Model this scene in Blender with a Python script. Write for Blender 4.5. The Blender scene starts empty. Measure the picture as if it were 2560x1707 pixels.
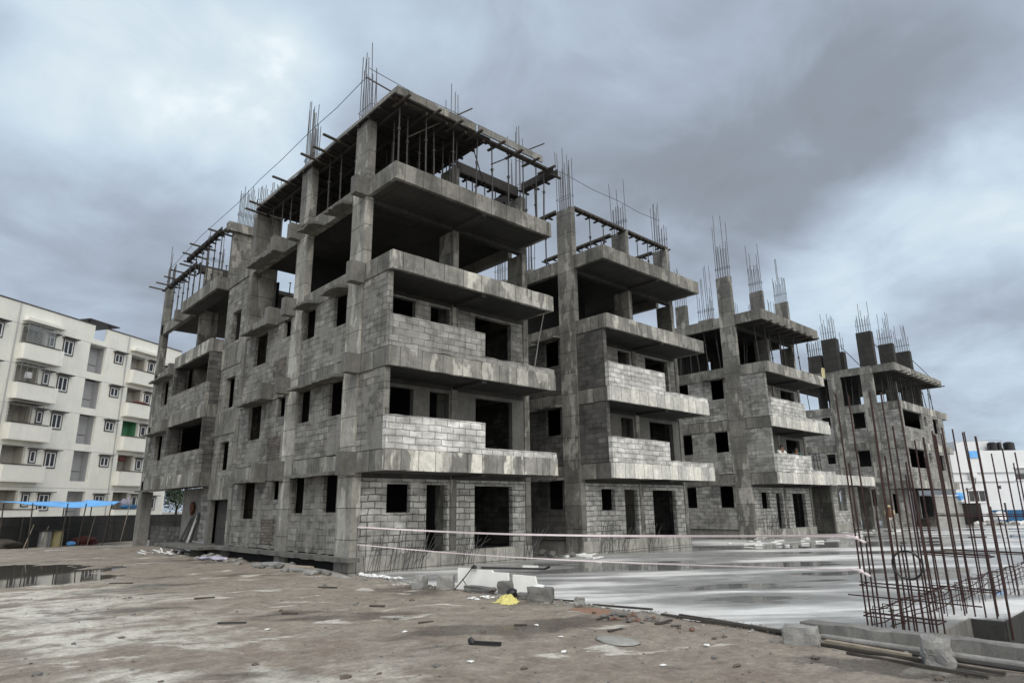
import bpy, bmesh, math, random
from mathutils import Vector, Matrix, noise as mnoise
random.seed(7)
S = bpy.context.scene
COL = S.collection
R = math.radians
PI = math.pi

# ------------------------------------------------------------------ materials
def newmat(name):
    m = bpy.data.materials.new(name); m.use_nodes = True
    nt = m.node_tree
    for n in list(nt.nodes): nt.nodes.remove(n)
    out = nt.nodes.new('ShaderNodeOutputMaterial')
    b = nt.nodes.new('ShaderNodeBsdfPrincipled')
    nt.links.new(b.outputs[0], out.inputs[0])
    return m, nt, b

class NT:
    """small helper to wire nodes"""
    def __init__(s, nt): s.nt = nt
    def n(s, t, **kw):
        nd = s.nt.nodes.new(t)
        for k, v in kw.items(): setattr(nd, k, v)
        return nd
    def link(s, a, b): s.nt.links.new(a, b)
    def val(s, sock, v):
        if hasattr(v, 'links'): s.link(v, sock)
        else: sock.default_value = v
    def pos(s): return s.n('ShaderNodeNewGeometry').outputs['Position']
    def uv(s): return s.n('ShaderNodeUVMap').outputs[0]
    def mapping(s, vec, scale=(1, 1, 1), loc=(0, 0, 0), rot=(0, 0, 0)):
        m = s.n('ShaderNodeMapping'); s.link(vec, m.inputs[0])
        m.inputs['Scale'].default_value = scale; m.inputs['Location'].default_value = loc; m.inputs['Rotation'].default_value = rot
        return m.outputs[0]
    def aniso(s, vec, ang, sx, sy, off=(0, 0, 0)):
        """ground coordinates turned by ang: sx along, sy across"""
        a = s.n('ShaderNodeVectorMath', operation='DOT_PRODUCT'); s.link(vec, a.inputs[0]); a.inputs[1].default_value = (math.cos(ang)*sx, math.sin(ang)*sx, 0)
        b = s.n('ShaderNodeVectorMath', operation='DOT_PRODUCT'); s.link(vec, b.inputs[0]); b.inputs[1].default_value = (-math.sin(ang)*sy, math.cos(ang)*sy, 0)
        c = s.n('ShaderNodeCombineXYZ'); s.link(a.outputs['Value'], c.inputs[0]); s.link(b.outputs['Value'], c.inputs[1])
        m = s.n('ShaderNodeVectorMath', operation='ADD'); s.link(c.outputs[0], m.inputs[0]); m.inputs[1].default_value = off
        return m.outputs[0]
    def noise(s, vec, scale, detail=5, rough=.55, dist=0):
        t = s.n('ShaderNodeTexNoise'); s.link(vec, t.inputs['Vector'])
        t.inputs['Scale'].default_value = scale; t.inputs['Detail'].default_value = detail
        t.inputs['Roughness'].default_value = rough; t.inputs['Distortion'].default_value = dist
        return t.outputs['Fac']
    def rng(s, v, a, b, c, d, smooth=False):
        m = s.n('ShaderNodeMapRange'); m.interpolation_type = 'SMOOTHSTEP' if smooth else 'LINEAR'
        s.link(v, m.inputs[0])
        for i, x in zip((1, 2, 3, 4), (a, b, c, d)): m.inputs[i].default_value = x
        return m.outputs[0]
    def math(s, op, a, b=0.0):
        m = s.n('ShaderNodeMath', operation=op); s.val(m.inputs[0], a); s.val(m.inputs[1], b); return m.outputs[0]
    def mix(s, f, a, b, mode='MIX'):
        m = s.n('ShaderNodeMix', data_type='RGBA', blend_type=mode); s.val(m.inputs[0], f)
        s.val(m.inputs[6], a); s.val(m.inputs[7], b); return m.outputs[2]
    def grey(s, v):
        c = s.n('ShaderNodeCombineColor')
        for i in range(3): s.link(v, c.inputs[i])
        return c.outputs[0]
    def bump(s, h, strength=.3, dist=.02):
        b = s.n('ShaderNodeBump'); s.link(h, b.inputs['Height'])
        b.inputs['Strength'].default_value = strength; b.inputs['Distance'].default_value = dist
        return b.outputs[0]

def c4(c, k=1.0): return (c[0]*k, c[1]*k, c[2]*k, 1)

def concrete(name, base, joints=None, streak=.55, blotch=.5, pale=0.0, rough=.88, fine=.18):
    """cast concrete: blotches, rain streaks, shutter joints, pale lime runs"""
    m, nt, b = newmat(name); k = NT(nt); P = k.pos()
    col = k.mix(k.rng(k.noise(P, .9, 6, .6), .3, .7, 0, 1), c4(base, 1-blotch*.55), c4(base, 1+blotch*.45))
    st = k.noise(k.mapping(P, (3.2, 3.2, .4)), 1.0, 6, .68)
    col = k.mix(k.rng(st, .46, .68, 0, streak, True), col, c4(base, .42))
    if pale:
        pl = k.noise(k.mapping(P, (1.5, 1.5, .5), (3, 1, 2)), 1.0, 5, .55)
        pv = k.rng(pl, .53, .57, 0, pale, True)
        col = k.mix(pv, col, c4((.74, .72, .65)))
    ds = k.noise(k.mapping(P, (.9, .9, .42), (13, 5, 4)), 1.0, 8, .66, .5)
    col = k.mix(k.rng(ds, .50, .60, 0, .42*min(1, streak*1.6), True), col, c4(base, .33))
    fn = k.noise(P, 34, 4, .7); md = k.noise(P, 5.5, 6, .7)
    col = k.mix(1.0, col, k.grey(k.rng(fn, .25, .75, 1-fine, 1+fine)), 'MULTIPLY')
    col = k.mix(1.0, col, k.grey(k.rng(md, .3, .7, 1-fine*1.2, 1+fine*1.1)), 'MULTIPLY')
    h = k.math('ADD', k.noise(P, 9, 6, .6), k.math('MULTIPLY', fn, .4))
    if joints:
        w, hh = joints
        br = k.n('ShaderNodeTexBrick'); k.link(k.uv(), br.inputs['Vector'])
        br.offset = 0.0; br.inputs['Scale'].default_value = 1
        br.inputs['Brick Width'].default_value = w; br.inputs['Row Height'].default_value = hh
        br.inputs['Mortar Size'].default_value = .013; br.inputs['Mortar Smooth'].default_value = .3
        br.inputs['Color1'].default_value = (.82, .82, .82, 1); br.inputs['Color2'].default_value = (1.15, 1.14, 1.12, 1)
        br.inputs['Mortar'].default_value = (.24, .24, .24, 1)
        col = k.mix(1.0, col, br.outputs['Color'], 'MULTIPLY')
        h = k.math('SUBTRACT', h, k.math('MULTIPLY', br.outputs['Fac'], 1.2))
    k.link(col, b.inputs['Base Color']); b.inputs['Roughness'].default_value = rough
    k.link(k.bump(h, .45, .015), b.inputs['Normal'])
    return m

def blocks(name, c1, c2, mortar, smear=None, smear_amt=.5, streak=.4, mort=.014, size=(.47, .203)):
    """concrete block masonry, 45 x 20 cm, with uneven joints and smeared render"""
    m, nt, b = newmat(name); k = NT(nt); P = k.pos(); uv = k.uv()
    t = k.n('ShaderNodeTexNoise'); k.link(uv, t.inputs['Vector']); t.inputs['Scale'].default_value = 2.3; t.inputs['Detail'].default_value = 3
    sub = k.n('ShaderNodeVectorMath', operation='SUBTRACT'); k.link(t.outputs['Color'], sub.inputs[0]); sub.inputs[1].default_value = (.5, .5, .5)
    sc = k.n('ShaderNodeVectorMath', operation='SCALE'); k.link(sub.outputs[0], sc.inputs[0]); sc.inputs['Scale'].default_value = .11
    add = k.n('ShaderNodeVectorMath', operation='ADD'); k.link(uv, add.inputs[0]); k.link(sc.outputs[0], add.inputs[1])
    br = k.n('ShaderNodeTexBrick'); k.link(add.outputs[0], br.inputs['Vector'])
    br.offset = .5; br.inputs['Scale'].default_value = 1
    br.inputs['Brick Width'].default_value = size[0]; br.inputs['Row Height'].default_value = size[1]
    br.inputs['Mortar Size'].default_value = mort; br.inputs['Mortar Smooth'].default_value = .25
    br.inputs['Color1'].default_value = c4(c1); br.inputs['Color2'].default_value = c4(c2)
    br.inputs['Mortar'].default_value = c4(mortar)
    flat = k.n('ShaderNodeMix', data_type='RGBA'); flat.inputs[6].default_value = c4(c1); flat.inputs[7].default_value = c4(c2)
    k.link(k.rng(k.noise(P, 3.1, 3, .5), .35, .65, 0, 1), flat.inputs[0])
    keep = k.rng(k.noise(P, 1.7, 4, .6), .36, .52, .35, 1.0, True)
    col = k.mix(k.math('MULTIPLY', br.outputs['Fac'], k.math('SUBTRACT', 1.0, keep)), br.outputs['Color'], flat.outputs[2])
    tone = k.noise(k.mapping(P, (2.1, 2.1, 4.6)), 1.0, 2, .4)
    col = k.mix(1.0, col, k.grey(k.rng(tone, .35, .65, .72, 1.18)), 'MULTIPLY')
    ds = k.noise(k.mapping(P, (.8, .8, .45), (3, 15, 4)), 1.0, 8, .66, .5)
    col = k.mix(k.rng(ds, .51, .61, 0, .40*min(1, streak*2), True), col, c4(c2, .45))
    big = k.noise(P, .8, 6, .6)
    col = k.mix(1.0, col, k.grey(k.rng(big, .3, .7, .68, 1.25)), 'MULTIPLY')
    mask = None
    if smear:
        sm = k.noise(P, 1.1, 5, .65, .4)
        mask = k.rng(sm, .48, .58, 0, smear_amt, True)
        col = k.mix(mask, col, c4(smear))
    st = k.noise(k.mapping(P, (4, 4, .4), (7, 3, 0)), 1.0, 5, .65)
    col = k.mix(k.rng(st, .5, .7, 0, streak, True), col, c4(mortar, .7))
    fn = k.noise(P, 30, 4, .7)
    col = k.mix(1.0, col, k.grey(k.rng(fn, .25, .75, .82, 1.16)), 'MULTIPLY')
    k.link(col, b.inputs['Base Color']); b.inputs['Roughness'].default_value = .92
    f = br.outputs['Fac']
    if mask is not None: f = k.math('MULTIPLY', f, k.math('SUBTRACT', 1.0, mask))
    h = k.math('SUBTRACT', k.math('MULTIPLY', k.noise(P, 14, 5, .6), .5), f)
    k.link(k.bump(h, .7, .02), b.inputs['Normal'])
    return m

def plain(name, c, rough=.6, var=.15, scale=3.0, metal=0.0, bump=.15, spec=None):
    m, nt, b = newmat(name); k = NT(nt); P = k.pos()
    col = k.mix(k.rng(k.noise(P, scale, 5, .6), .3, .7, 0, 1), c4(c, 1-var), c4(c, 1+var))
    k.link(col, b.inputs['Base Color']); b.inputs['Roughness'].default_value = rough; b.inputs['Metallic'].default_value = metal
    if spec is not None: b.inputs['Specular IOR Level'].default_value = spec
    if bump: k.link(k.bump(k.noise(P, scale*6, 4), bump, .01), b.inputs['Normal'])
    return m

CB = (.215, .208, .192)
M = {}
M['band']     = concrete('concrete_band', (.175, .17, .153), (.74, 50), .65, .7, .18)
M['bandpale'] = concrete('concrete_band_limed', (.30, .293, .27), (.62, 50), .8, .55, .95)
M['bandfront']= concrete('concrete_band_front', (.255, .25, .228), (.8, 50), .75, .7, .45)
M['bandwhite']= concrete('concrete_band_new', (.60, .59, .55), (.62, 50), .45, .4, .5)
M['col']      = concrete('concrete_column', (.18, .175, .158), (40, .92), .6, .6, .28)
M['conc']     = concrete('concrete_plain', CB, None, .5, .5)
M['collight'] = concrete('concrete_column_limed', (.30, .292, .262), (40, .92), .5, .5, .35)
M['corbel']   = concrete('concrete_corbel', (.15, .146, .132), None, .45, .5)
M['soffit']   = concrete('concrete_soffit_shade', (.048, .047, .044), (1.3, 1.1), .2, .45)  # near-black copy of the concrete; shade of slab undersides put into its colour
M['inner']    = concrete('concrete_inside_shade', (.018, .018, .018), None, .3, .4)  # concrete with the darkness of unlit rooms put into its colour
M['plinth']   = concrete('concrete_plinth', (.40, .392, .36), (.95, 50), .6, .5, .3)
M['plaster']  = concrete('cement_plaster', (.14, .138, .128), None, .25, .35)
M['pedform']  = concrete('shutter_ribs', (.04, .037, .034), (50, .14), .4, .5)
M['bnew']     = blocks('block_new', (.70, .69, .66), (.47, .465, .44), (.19, .185, .17), None, 0, .32, .013)
M['bmid']     = blocks('block_mid', (.38, .373, .35), (.205, .201, .188), (.12, .117, .107), (.30, .295, .272), .5, .5)
M['bold']     = blocks('block_old', (.275, .268, .243), (.145, .14, .127), (.075, .072, .065), (.22, .213, .192), .8, .5)
M['bdark']    = blocks('block_dark', (.13, .127, .119), (.06, .058, .055), (.035, .034, .032), (.09, .088, .082), .6, .5)  # dark block copy; shade of the narrow gap and insides put into colour
M['bgrd']     = blocks('block_ground', (.52, .515, .49), (.38, .376, .355), (.125, .122, .112), None, 0, .35, .020)
M['bsmall']   = blocks('brick_infill', (.17, .15, .13), (.09, .08, .07), (.05, .047, .042), None, 0, .3, .012, (.24, .105))
M['steel']    = plain('prop_steel', (.045, .042, .04), .6, .3, 5, .4)
M['rust']     = plain('rebar_rust', (.038, .015, .012), .75, .4, 9)
M['rebar']    = plain('rebar_grey', (.10, .098, .10), .6, .3, 9, .3)
M['wood']     = plain('shutter_wood', (.055, .047, .038), .85, .4, 4)
M['woodpale'] = plain('plank_pale', (.30, .25, .19), .85, .3, 5)
M['ply']      = plain('shutter_board', (.022, .020, .018), .8, .4, 2)
M['formpale'] = concrete('form_board_grey', (.25, .25, .24), (.7, 50), .4, .4)
M['white']    = concrete('white_paint', (.84, .835, .765), None, .08, .09, 0, .75, .02)
M['whiteblu'] = plain('house_white', (.72, .73, .74), .7, .06, .6, 0, .05)
M['greyp']    = plain('grey_paint', (.40, .41, .42), .7, .06, .8, 0, .05)
M['trim']     = plain('dark_trim', (.05, .042, .04), .6, .15, 4)
M['frame']    = plain('window_white', (.75, .75, .75), .4, .03, 4, 0, 0)
M['glass']    = plain('dark_glass', (.02, .022, .026), .08, .1, 4, 0, 0)
M['black']    = plain('black_plastic', (.015, .015, .016), .45, .2, 4)
M['blue']     = plain('blue_tarp', (.16, .46, .90), .55, .18, 2, 0, .3)
M['bluedk']   = plain('blue_sheet', (.03, .14, .30), .5, .2, 2)
M['tape']     = plain('barrier_tape', (.86, .74, .74), .4, .08, 7, 0, 0)
M['yellow']   = plain('yellow_cloth', (.62, .56, .20), .8, .15, 9)
M['orange']   = plain('orange_cloth', (.09, .022, .010), .8, .15, 5)
M['foam']     = plain('white_scrap', (.75, .75, .73), .7, .1, 6)
M['slabnew']  = plain('kerb_slab_pale', (.82, .81, .77), .8, .08, 3)
M['stone']    = concrete('stone_block', (.16, .155, .145), None, .3, .5)
M['stonel']   = concrete('stone_grey', (.28, .275, .26), None, .3, .4)
M['skin']     = plain('skin', (.20, .11, .07), .6, .1, 8, 0, 0)
M['hair']     = plain('black_hair', (.01, .01, .01), .6, .1, 8)
M['shirtw']   = plain('shirt_white', (.70, .70, .68), .8, .06, 8)
M['shirtt']   = plain('shirt_teal', (.02, .07, .08), .8, .1, 8)
M['trouser']  = plain('trousers_grey', (.12, .12, .13), .8, .1, 8)
M['trouserw'] = plain('trousers_pale', (.55, .52, .47), .8, .1, 8)
M['palesheet']= plain('pale_sheet', (.50, .46, .27), .7, .15, 4)
M['khaki']    = plain('shirt_khaki', (.45, .40, .22), .8, .1, 8)
M['green']    = plain('green_paint', (.10, .30, .16), .7, .1, 1)
M['brownp']   = plain('balcony_shade', (.45, .43, .38), .8, .1, 1)
M['red']      = plain('red_cloth', (.12, .035, .028), .8, .2, 6)
M['lilac']    = plain('pale_laundry', (.45, .43, .52), .8, .2, 6)
M['metalgrey']= plain('galvanised', (.35, .35, .34), .45, .2, 3, .6)
M['pipegrey'] = concrete('pipe_dirty', (.24, .235, .22), None, .3, .5)
M['bsm']      = plain('brick_bits', (.16, .10, .075), .9, .3, 9)
M['redsoil']  = plain('red_soil', (.24, .145, .10), .95, .3, 12, 0, .6)
M['clod']     = plain('mud', (.12, .098, .08), .95, .3, 12, 0, .6)
M['bark']     = plain('bark', (.05, .04, .03), .9, .3, 4)
M['leaf']     = plain('leaf', (.05, .075, .035), .7, .4, 2)
M['wire']     = plain('wire_dark', (.06, .05, .05), .7, .1, 5, 0, 0)
M['disc']     = concrete('set_mortar', (.31, .305, .28), None, .1, .2)

# ground: dirt
def dirt_mat():
    m, nt, b = newmat('site_dirt'); k = NT(nt); P = k.pos()
    n1 = k.noise(P, .35, 7, .62, .3); n2 = k.noise(P, 2.2, 8, .68); n3 = k.noise(P, 26, 6, .75); n4 = k.noise(P, 7.5, 6, .7, .5)
    rut = k.noise(k.aniso(P, R(-24), .26, .50, (1.3, 0, 0)), 1.0, 8, .64, .6)
    col = k.mix(k.rng(n2, .32, .68, 0, 1), c4((.205, .170, .135)), c4((.355, .312, .258)))
    col = k.mix(k.rng(n1, .48, .72, 0, .6, True), col, c4((.225, .168, .13)))
    sx = k.n('ShaderNodeSeparateXYZ'); k.link(P, sx.inputs[0])
    pale = k.math('MULTIPLY', k.rng(rut, .455, .56, 0, 1, True), k.rng(n2, .36, .56, .15, 1, True))
    # the paler dried cement slurry lies mostly on the left of the yard
    left = k.rng(sx.outputs['X'], 2.0, 6.2, 1.0, .0, True)
    spots = k.rng(k.noise(k.aniso(P, R(-30), .5, 1.1, (4, 9, 0)), 1.0, 6, .6, .4), .60, .65, 0, .8, True)
    far = k.rng(sx.outputs['Y'], 20, 30, 1.0, .45, True)
    pale = k.math('MAXIMUM', k.math('MULTIPLY', pale, k.math('MULTIPLY', left, far)), spots)
    col = k.mix(pale, col, c4((.64, .61, .535)))
    damp = k.math('MULTIPLY', k.rng(k.noise(k.aniso(P, R(-30), .25, .6, (11, 4, 0)), 1.0, 6, .55), .54, .64, 0, 1, True), k.math('SUBTRACT', 1.0, k.math('MULTIPLY', pale, .7)))
    q = k.aniso(P, R(-72), 1/1.5, 1/.55, (-(8.65*math.cos(R(-72))+2.6*math.sin(R(-72)))/1.5, -(-8.65*math.sin(R(-72))+2.6*math.cos(R(-72)))/.55, 0))
    ln = k.n('ShaderNodeVectorMath', operation='LENGTH'); k.link(q, ln.inputs[0])
    pool = k.rng(k.math('ADD', ln.outputs['Value'], k.math('MULTIPLY', k.math('SUBTRACT', n2, .5), 1.6)), .7, 1.1, 1, 0, True)
    damp = k.math('MAXIMUM', damp, pool)
    col = k.mix(k.math('MULTIPLY', damp, .6), col, c4((.075, .063, .05)))
    col = k.mix(1.0, col, k.grey(k.rng(n3, .25, .75, .66, 1.3)), 'MULTIPLY')
    col = k.mix(1.0, col, k.grey(k.rng(n4, .3, .7, .74, 1.22)), 'MULTIPLY')
    vo = k.n('ShaderNodeTexVoronoi'); k.link(P, vo.inputs['Vector']); vo.inputs['Scale'].default_value = 11
    spk = k.math('MULTIPLY', k.rng(vo.outputs['Distance'], .10, .16, 1, 0), k.rng(k.noise(P, 1.4, 3), .5, .62, 0, 1))
    col = k.mix(k.math('MULTIPLY', spk, .75), col, c4((.05, .043, .037)))
    k.link(col, b.inputs['Base Color'])
    k.link(k.math('SUBTRACT', k.rng(damp, 0, 1, .80, .24), k.math('MULTIPLY', pool, .16)), b.inputs['Roughness'])
    h = k.math('ADD', k.math('MULTIPLY', n2, 1.0), k.math('ADD', k.math('MULTIPLY', n3, .5), k.math('MULTIPLY', n4, .9)))
    k.link(k.bump(h, .85, .04), b.inputs['Normal'])
    return m
M['dirt'] = dirt_mat()

def podium_mat():
    m, nt, b = newmat('wet_concrete_deck'); k = NT(nt); P = k.pos()
    RZ = R(-36)
    w1 = k.noise(k.aniso(P, RZ, .10, .42, (2.0, .6, 0)), 1.0, 6, .55, .3)
    w2 = k.noise(P, 1.6, 6, .6)
    w3 = k.noise(k.aniso(P, RZ, .35, 1.7, (5, 1, 0)), 1.0, 6, .62, .3)
    wv = k.math('ADD', w1, k.math('MULTIPLY', k.math('SUBTRACT', w3, .5), .14))
    sx = k.n('ShaderNodeSeparateXYZ'); k.link(P, sx.inputs[0])
    # the deck drains away from its outer edge: standing water lies in the middle and by the block feet
    wv = k.math('ADD', wv, k.rng(sx.outputs['X'], 10, 15, -.09, .0, True))
    wv = k.math('ADD', wv, k.math('MULTIPLY', k.rng(sx.outputs['Y'], 12, 16.5, 0, 1, True), .05))
    pool = None
    for (cx, cy, a, b_, ang, amp) in ((19.0, 11.6, 5.2, 1.7, -40, .17), (33, 12.6, 9, 1.8, -25, .17), (15.2, 14.6, 3.2, 1.6, -30, .05)):
        q = k.aniso(P, R(ang), 1/a, 1/b_, (-(cx*math.cos(R(ang))+cy*math.sin(R(ang)))/a, -(-cx*math.sin(R(ang))+cy*math.cos(R(ang)))/b_, 0))
        ln = k.n('ShaderNodeVectorMath', operation='LENGTH'); k.link(q, ln.inputs[0])
        wv = k.math('ADD', wv, k.rng(ln.outputs['Value'], .4, 1.15, amp, 0, True))
    damp = k.rng(wv, .39, .53, 0, 1, True); pud = k.rng(wv, .565, .59, 0, 1, True)
    dry = k.mix(k.rng(w2, .3, .7, 0, 1), c4((.66, .65, .625)), c4((.84, .835, .81)))
    dry = k.mix(k.rng(w3, .48, .68, 0, .22, True), dry, c4((.42, .415, .40)))
    wetc = k.mix(k.rng(w2, .3, .7, 0, 1), c4((.235, .235, .23)), c4((.34, .34, .332)))
    col = k.mix(damp, dry, wetc)
    col = k.mix(k.math('MULTIPLY', pud, .35), col, c4((.16, .157, .148)))
    fn = k.noise(P, 22, 5, .7)
    col = k.mix(1.0, col, k.grey(k.rng(fn, .25, .75, .84, 1.12)), 'MULTIPLY')
    k.link(col, b.inputs['Base Color'])
    k.link(k.math('SUBTRACT', k.rng(damp, 0, 1, .55, .33), k.math('MULTIPLY', pud, .295)), b.inputs['Roughness'])
    h = k.math('ADD', fn, k.math('MULTIPLY', w2, .6))
    bp = k.n('ShaderNodeBump'); k.link(h, bp.inputs['Height']); bp.inputs['Distance'].default_value = .01
    k.link(k.rng(pud, 0, 1, .4, .012), bp.inputs['Strength'])
    k.link(bp.outputs[0], b.inputs['Normal'])
    return m
M['podium'] = podium_mat()

def water_mat():
    m, nt, b = newmat('puddle_water'); k = NT(nt); P = k.pos()
    b.inputs['Base Color'].default_value = (.10, .09, .075, 1); b.inputs['Roughness'].default_value = .03
    b.inputs['IOR'].default_value = 1.33; b.inputs['Specular IOR Level'].default_value = .8
    k.link(k.bump(k.noise(P, 5, 2), .012, .01), b.inputs['Normal'])
    return m
M['water'] = water_mat()

# ------------------------------------------------------------------ mesh helpers
class MB:
    def __init__(s): s.v = []; s.f = []
    def quad(s, *pts):
        i = len(s.v); s.v += [tuple(p) for p in pts]; s.f.append(tuple(range(i, i+len(pts)))); return s
    def box(s, x0, x1, y0, y1, z0, z1):
        if x0 > x1: x0, x1 = x1, x0
        if y0 > y1: y0, y1 = y1, y0
        if z0 > z1: z0, z1 = z1, z0
        i = len(s.v)
        s.v += [(x0,y0,z0),(x1,y0,z0),(x1,y1,z0),(x0,y1,z0),(x0,y0,z1),(x1,y0,z1),(x1,y1,z1),(x0,y1,z1)]
        for q in ((3,2,1,0),(4,5,6,7),(0,1,5,4),(1,2,6,5),(2,3,7,6),(3,0,4,7)): s.f.append(tuple(i+a for a in q))
        return s
    def rbox(s, x0, x1, y0, y1, z0, z1, seg=.33, j=.016):
        """box whose long edges waver and are chipped"""
        lo = (x0, y0, z0); hi = (x1, y1, z1); ax = max(range(3), key=lambda i: hi[i]-lo[i]); o = [i for i in range(3) if i != ax]
        n = max(1, int((hi[ax]-lo[ax])/seg)); i0 = len(s.v)
        for k in range(n+1):
            for a, b in ((0, 0), (1, 0), (1, 1), (0, 1)):
                p = [0, 0, 0]; p[ax] = lo[ax]+(hi[ax]-lo[ax])*k/n
                p[o[0]] = (lo, hi)[a][o[0]]; p[o[1]] = (lo, hi)[b][o[1]]
                for q, e in ((o[0], a), (o[1], b)):
                    d = mnoise.noise(Vector((p[ax]*2.7+e*31, q*17+e*5+lo[q], lo[o[0]]+a*9+b*4)))*j
                    d2 = max(0, mnoise.noise(Vector((p[ax]*5.1+a*13, b*7+lo[q]*3, 3)))-.28)*j*4
                    p[q] += d + (d2 if e == 0 else -d2)
                s.v.append(tuple(p))
        for k in range(n):
            for q in range(4): s.f.append((i0+4*k+q, i0+4*k+(q+1) % 4, i0+4*k+4+(q+1) % 4, i0+4*k+4+q))
        s.f.append((i0+3, i0+2, i0+1, i0)); s.f.append(tuple(i0+4*n+q for q in range(4)))
        return s
    def tube(s, p, q, r, n=6, r2=None):
        p = Vector(p); q = Vector(q); d = (q-p)
        if d.length < 1e-6: return s
        d.normalize(); a = d.orthogonal().normalized(); b = d.cross(a); r2 = r if r2 is None else r2
        i = len(s.v)
        for c, rr in ((p, r), (q, r2)):
            for j in range(n):
                t = 2*PI*j/n; s.v.append(tuple(c + a*math.cos(t)*rr + b*math.sin(t)*rr))
        for j in range(n): s.f.append((i+j, i+(j+1) % n, i+n+(j+1) % n, i+n+j))
        s.f.append(tuple(i+j for j in reversed(range(n)))); s.f.append(tuple(i+n+j for j in range(n)))
        return s
    def path(s, pts, r, n=6):
        for a, b in zip(pts, pts[1:]): s.tube(a, b, r, n)
        return s
    def obeam(s, p, q, w, h):
        """rectangular bar from p to q, w wide, h high"""
        p = Vector(p); q = Vector(q); d = (q-p).normalized()
        side = d.cross(Vector((0, 0, 1)))
        side = side.normalized() if side.length > 1e-4 else Vector((1, 0, 0))
        up = side.cross(d).normalized(); i = len(s.v)
        for c in (p, q):
            for a, b in ((-1,-1),(1,-1),(1,1),(-1,1)): s.v.append(tuple(c + side*a*w/2 + up*b*h/2))
        for f in ((0,3,2,1),(4,5,6,7),(0,1,5,4),(1,2,6,5),(2,3,7,6),(3,0,4,7)): s.f.append(tuple(i+a for a in f))
        return s
    def wall(s, axis, c, t, u0, u1, z0, z1, holes=()):
        """wall in plane axis=c, thickness t towards +axis, with rectangular openings (u0,u1,z0,z1)"""
        us = sorted({u0, u1, *[min(max(a, u0), u1) for h in holes for a in h[:2]]})
        zs = sorted({z0, z1, *[min(max(a, z0), z1) for h in holes for a in h[2:4]]})
        us = [a for i, a in enumerate(us) if i == 0 or a-us[i-1] > 1e-5]; zs = [a for i, a in enumerate(zs) if i == 0 or a-zs[i-1] > 1e-5]
        def P(u, w, z): return (c+w, u, z) if axis == 'x' else (u, c+w, z)
        nu, nz = len(us)-1, len(zs)-1
        def solid(i, j):
            if not (0 <= i < nu and 0 <= j < nz): return False
            u = (us[i]+us[i+1])/2; z = (zs[j]+zs[j+1])/2
            return not any(h[0] < u < h[1] and h[2] < z < h[3] for h in holes)
        for i in range(nu):
            for j in range(nz):
                if not solid(i, j): continue
                a, b, d, e = us[i], us[i+1], zs[j], zs[j+1]
                s.quad(P(a,0,d), P(b,0,d), P(b,0,e), P(a,0,e)); s.quad(P(b,t,d), P(a,t,d), P(a,t,e), P(b,t,e))
                if not solid(i-1, j): s.quad(P(a,t,d), P(a,0,d), P(a,0,e), P(a,t,e))
                if not solid(i+1, j): s.quad(P(b,0,d), P(b,t,d), P(b,t,e), P(b,0,e))
                if not solid(i, j-1): s.quad(P(a,t,d), P(b,t,d), P(b,0,d), P(a,0,d))
                if not solid(i, j+1): s.quad(P(a,0,e), P(b,0,e), P(b,t,e), P(a,t,e))
        return s
    def rock(s, c, r, seed=0, n=2, amp=.35):
        bm = bmesh.new(); bmesh.ops.create_icosphere(bm, subdivisions=n, radius=1)
        i = len(s.v)
        for v in bm.verts:
            d = 1 + amp*mnoise.noise(v.co*1.3 + Vector((seed*3.1, seed*1.7, 0)))
            s.v.append((c[0]+v.co.x*d*r[0], c[1]+v.co.y*d*r[1], c[2]+v.co.z*d*r[2]))
        for f in bm.faces: s.f.append(tuple(i+v.index for v in f.verts))
        bm.free(); return s
    def build(s, name, mat, parent=None, off=(0, 0, 0), smooth=False, bevel=0):
        me = bpy.data.meshes.new(name)
        me.from_pydata([(a-off[0], b-off[1], c-off[2]) for a, b, c in s.v], [], s.f)
        bm = bmesh.new(); bm.from_mesh(me)
        if smooth: bmesh.ops.remove_doubles(bm, verts=bm.verts, dist=1e-4)
        bmesh.ops.recalc_face_normals(bm, faces=bm.faces)
        if bevel: bmesh.ops.bevel(bm, geom=[e for e in bm.edges], offset=bevel, segments=2, affect='EDGES', profile=.6)
        uvl = bm.loops.layers.uv.new('UVMap')
        for f in bm.faces:
            n = f.normal; ax = max(range(3), key=lambda i: abs(n[i]))
            f.smooth = smooth
            for l in f.loops:
                p = l.vert.co; x, y, z = p.x+off[0], p.y+off[1], p.z+off[2]
                l[uvl].uv = (y, z) if ax == 0 else (x, z) if ax == 1 else (x, y)
        bm.to_mesh(me); bm.free()
        me.materials.append(mat)
        o = bpy.data.objects.new(name, me); COL.objects.link(o)
        if parent: o.parent = parent
        return o

def tag(o, label, cat, group=None, kind=None):
    if label: o['label'] = label
    if cat: o['category'] = cat
    if group: o['group'] = group
    if kind: o['kind'] = kind
    return o
def thing(name, label, cat, loc=(0, 0, 0), rz=0, group=None):
    o = bpy.data.objects.new(name, None); COL.objects.link(o)
    o.location = loc; o.rotation_euler = (0, 0, rz); o.empty_display_size = .2
    return tag(o, label, cat, group)
class Part:
    """bind parts to a thing whose Empty stands at `base` (geometry is given in world or local-frame coordinates)"""
    def __init__(s, root, base): s.root = root; s.base = base
    def add(s, name, mb, mat, parent=None, label=None, **kw):
        o = mb.build(name, M[mat], parent or s.root, s.base, **kw)
        if label: o['label'] = label
        return o
    def box(s, name, mat, *a, parent=None, **kw): return s.add(name, MB().box(*a), mat, parent, **kw)
    def boxes(s, name, mat, *bs):
        for b in bs: s.box(name, mat, *b)

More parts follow.
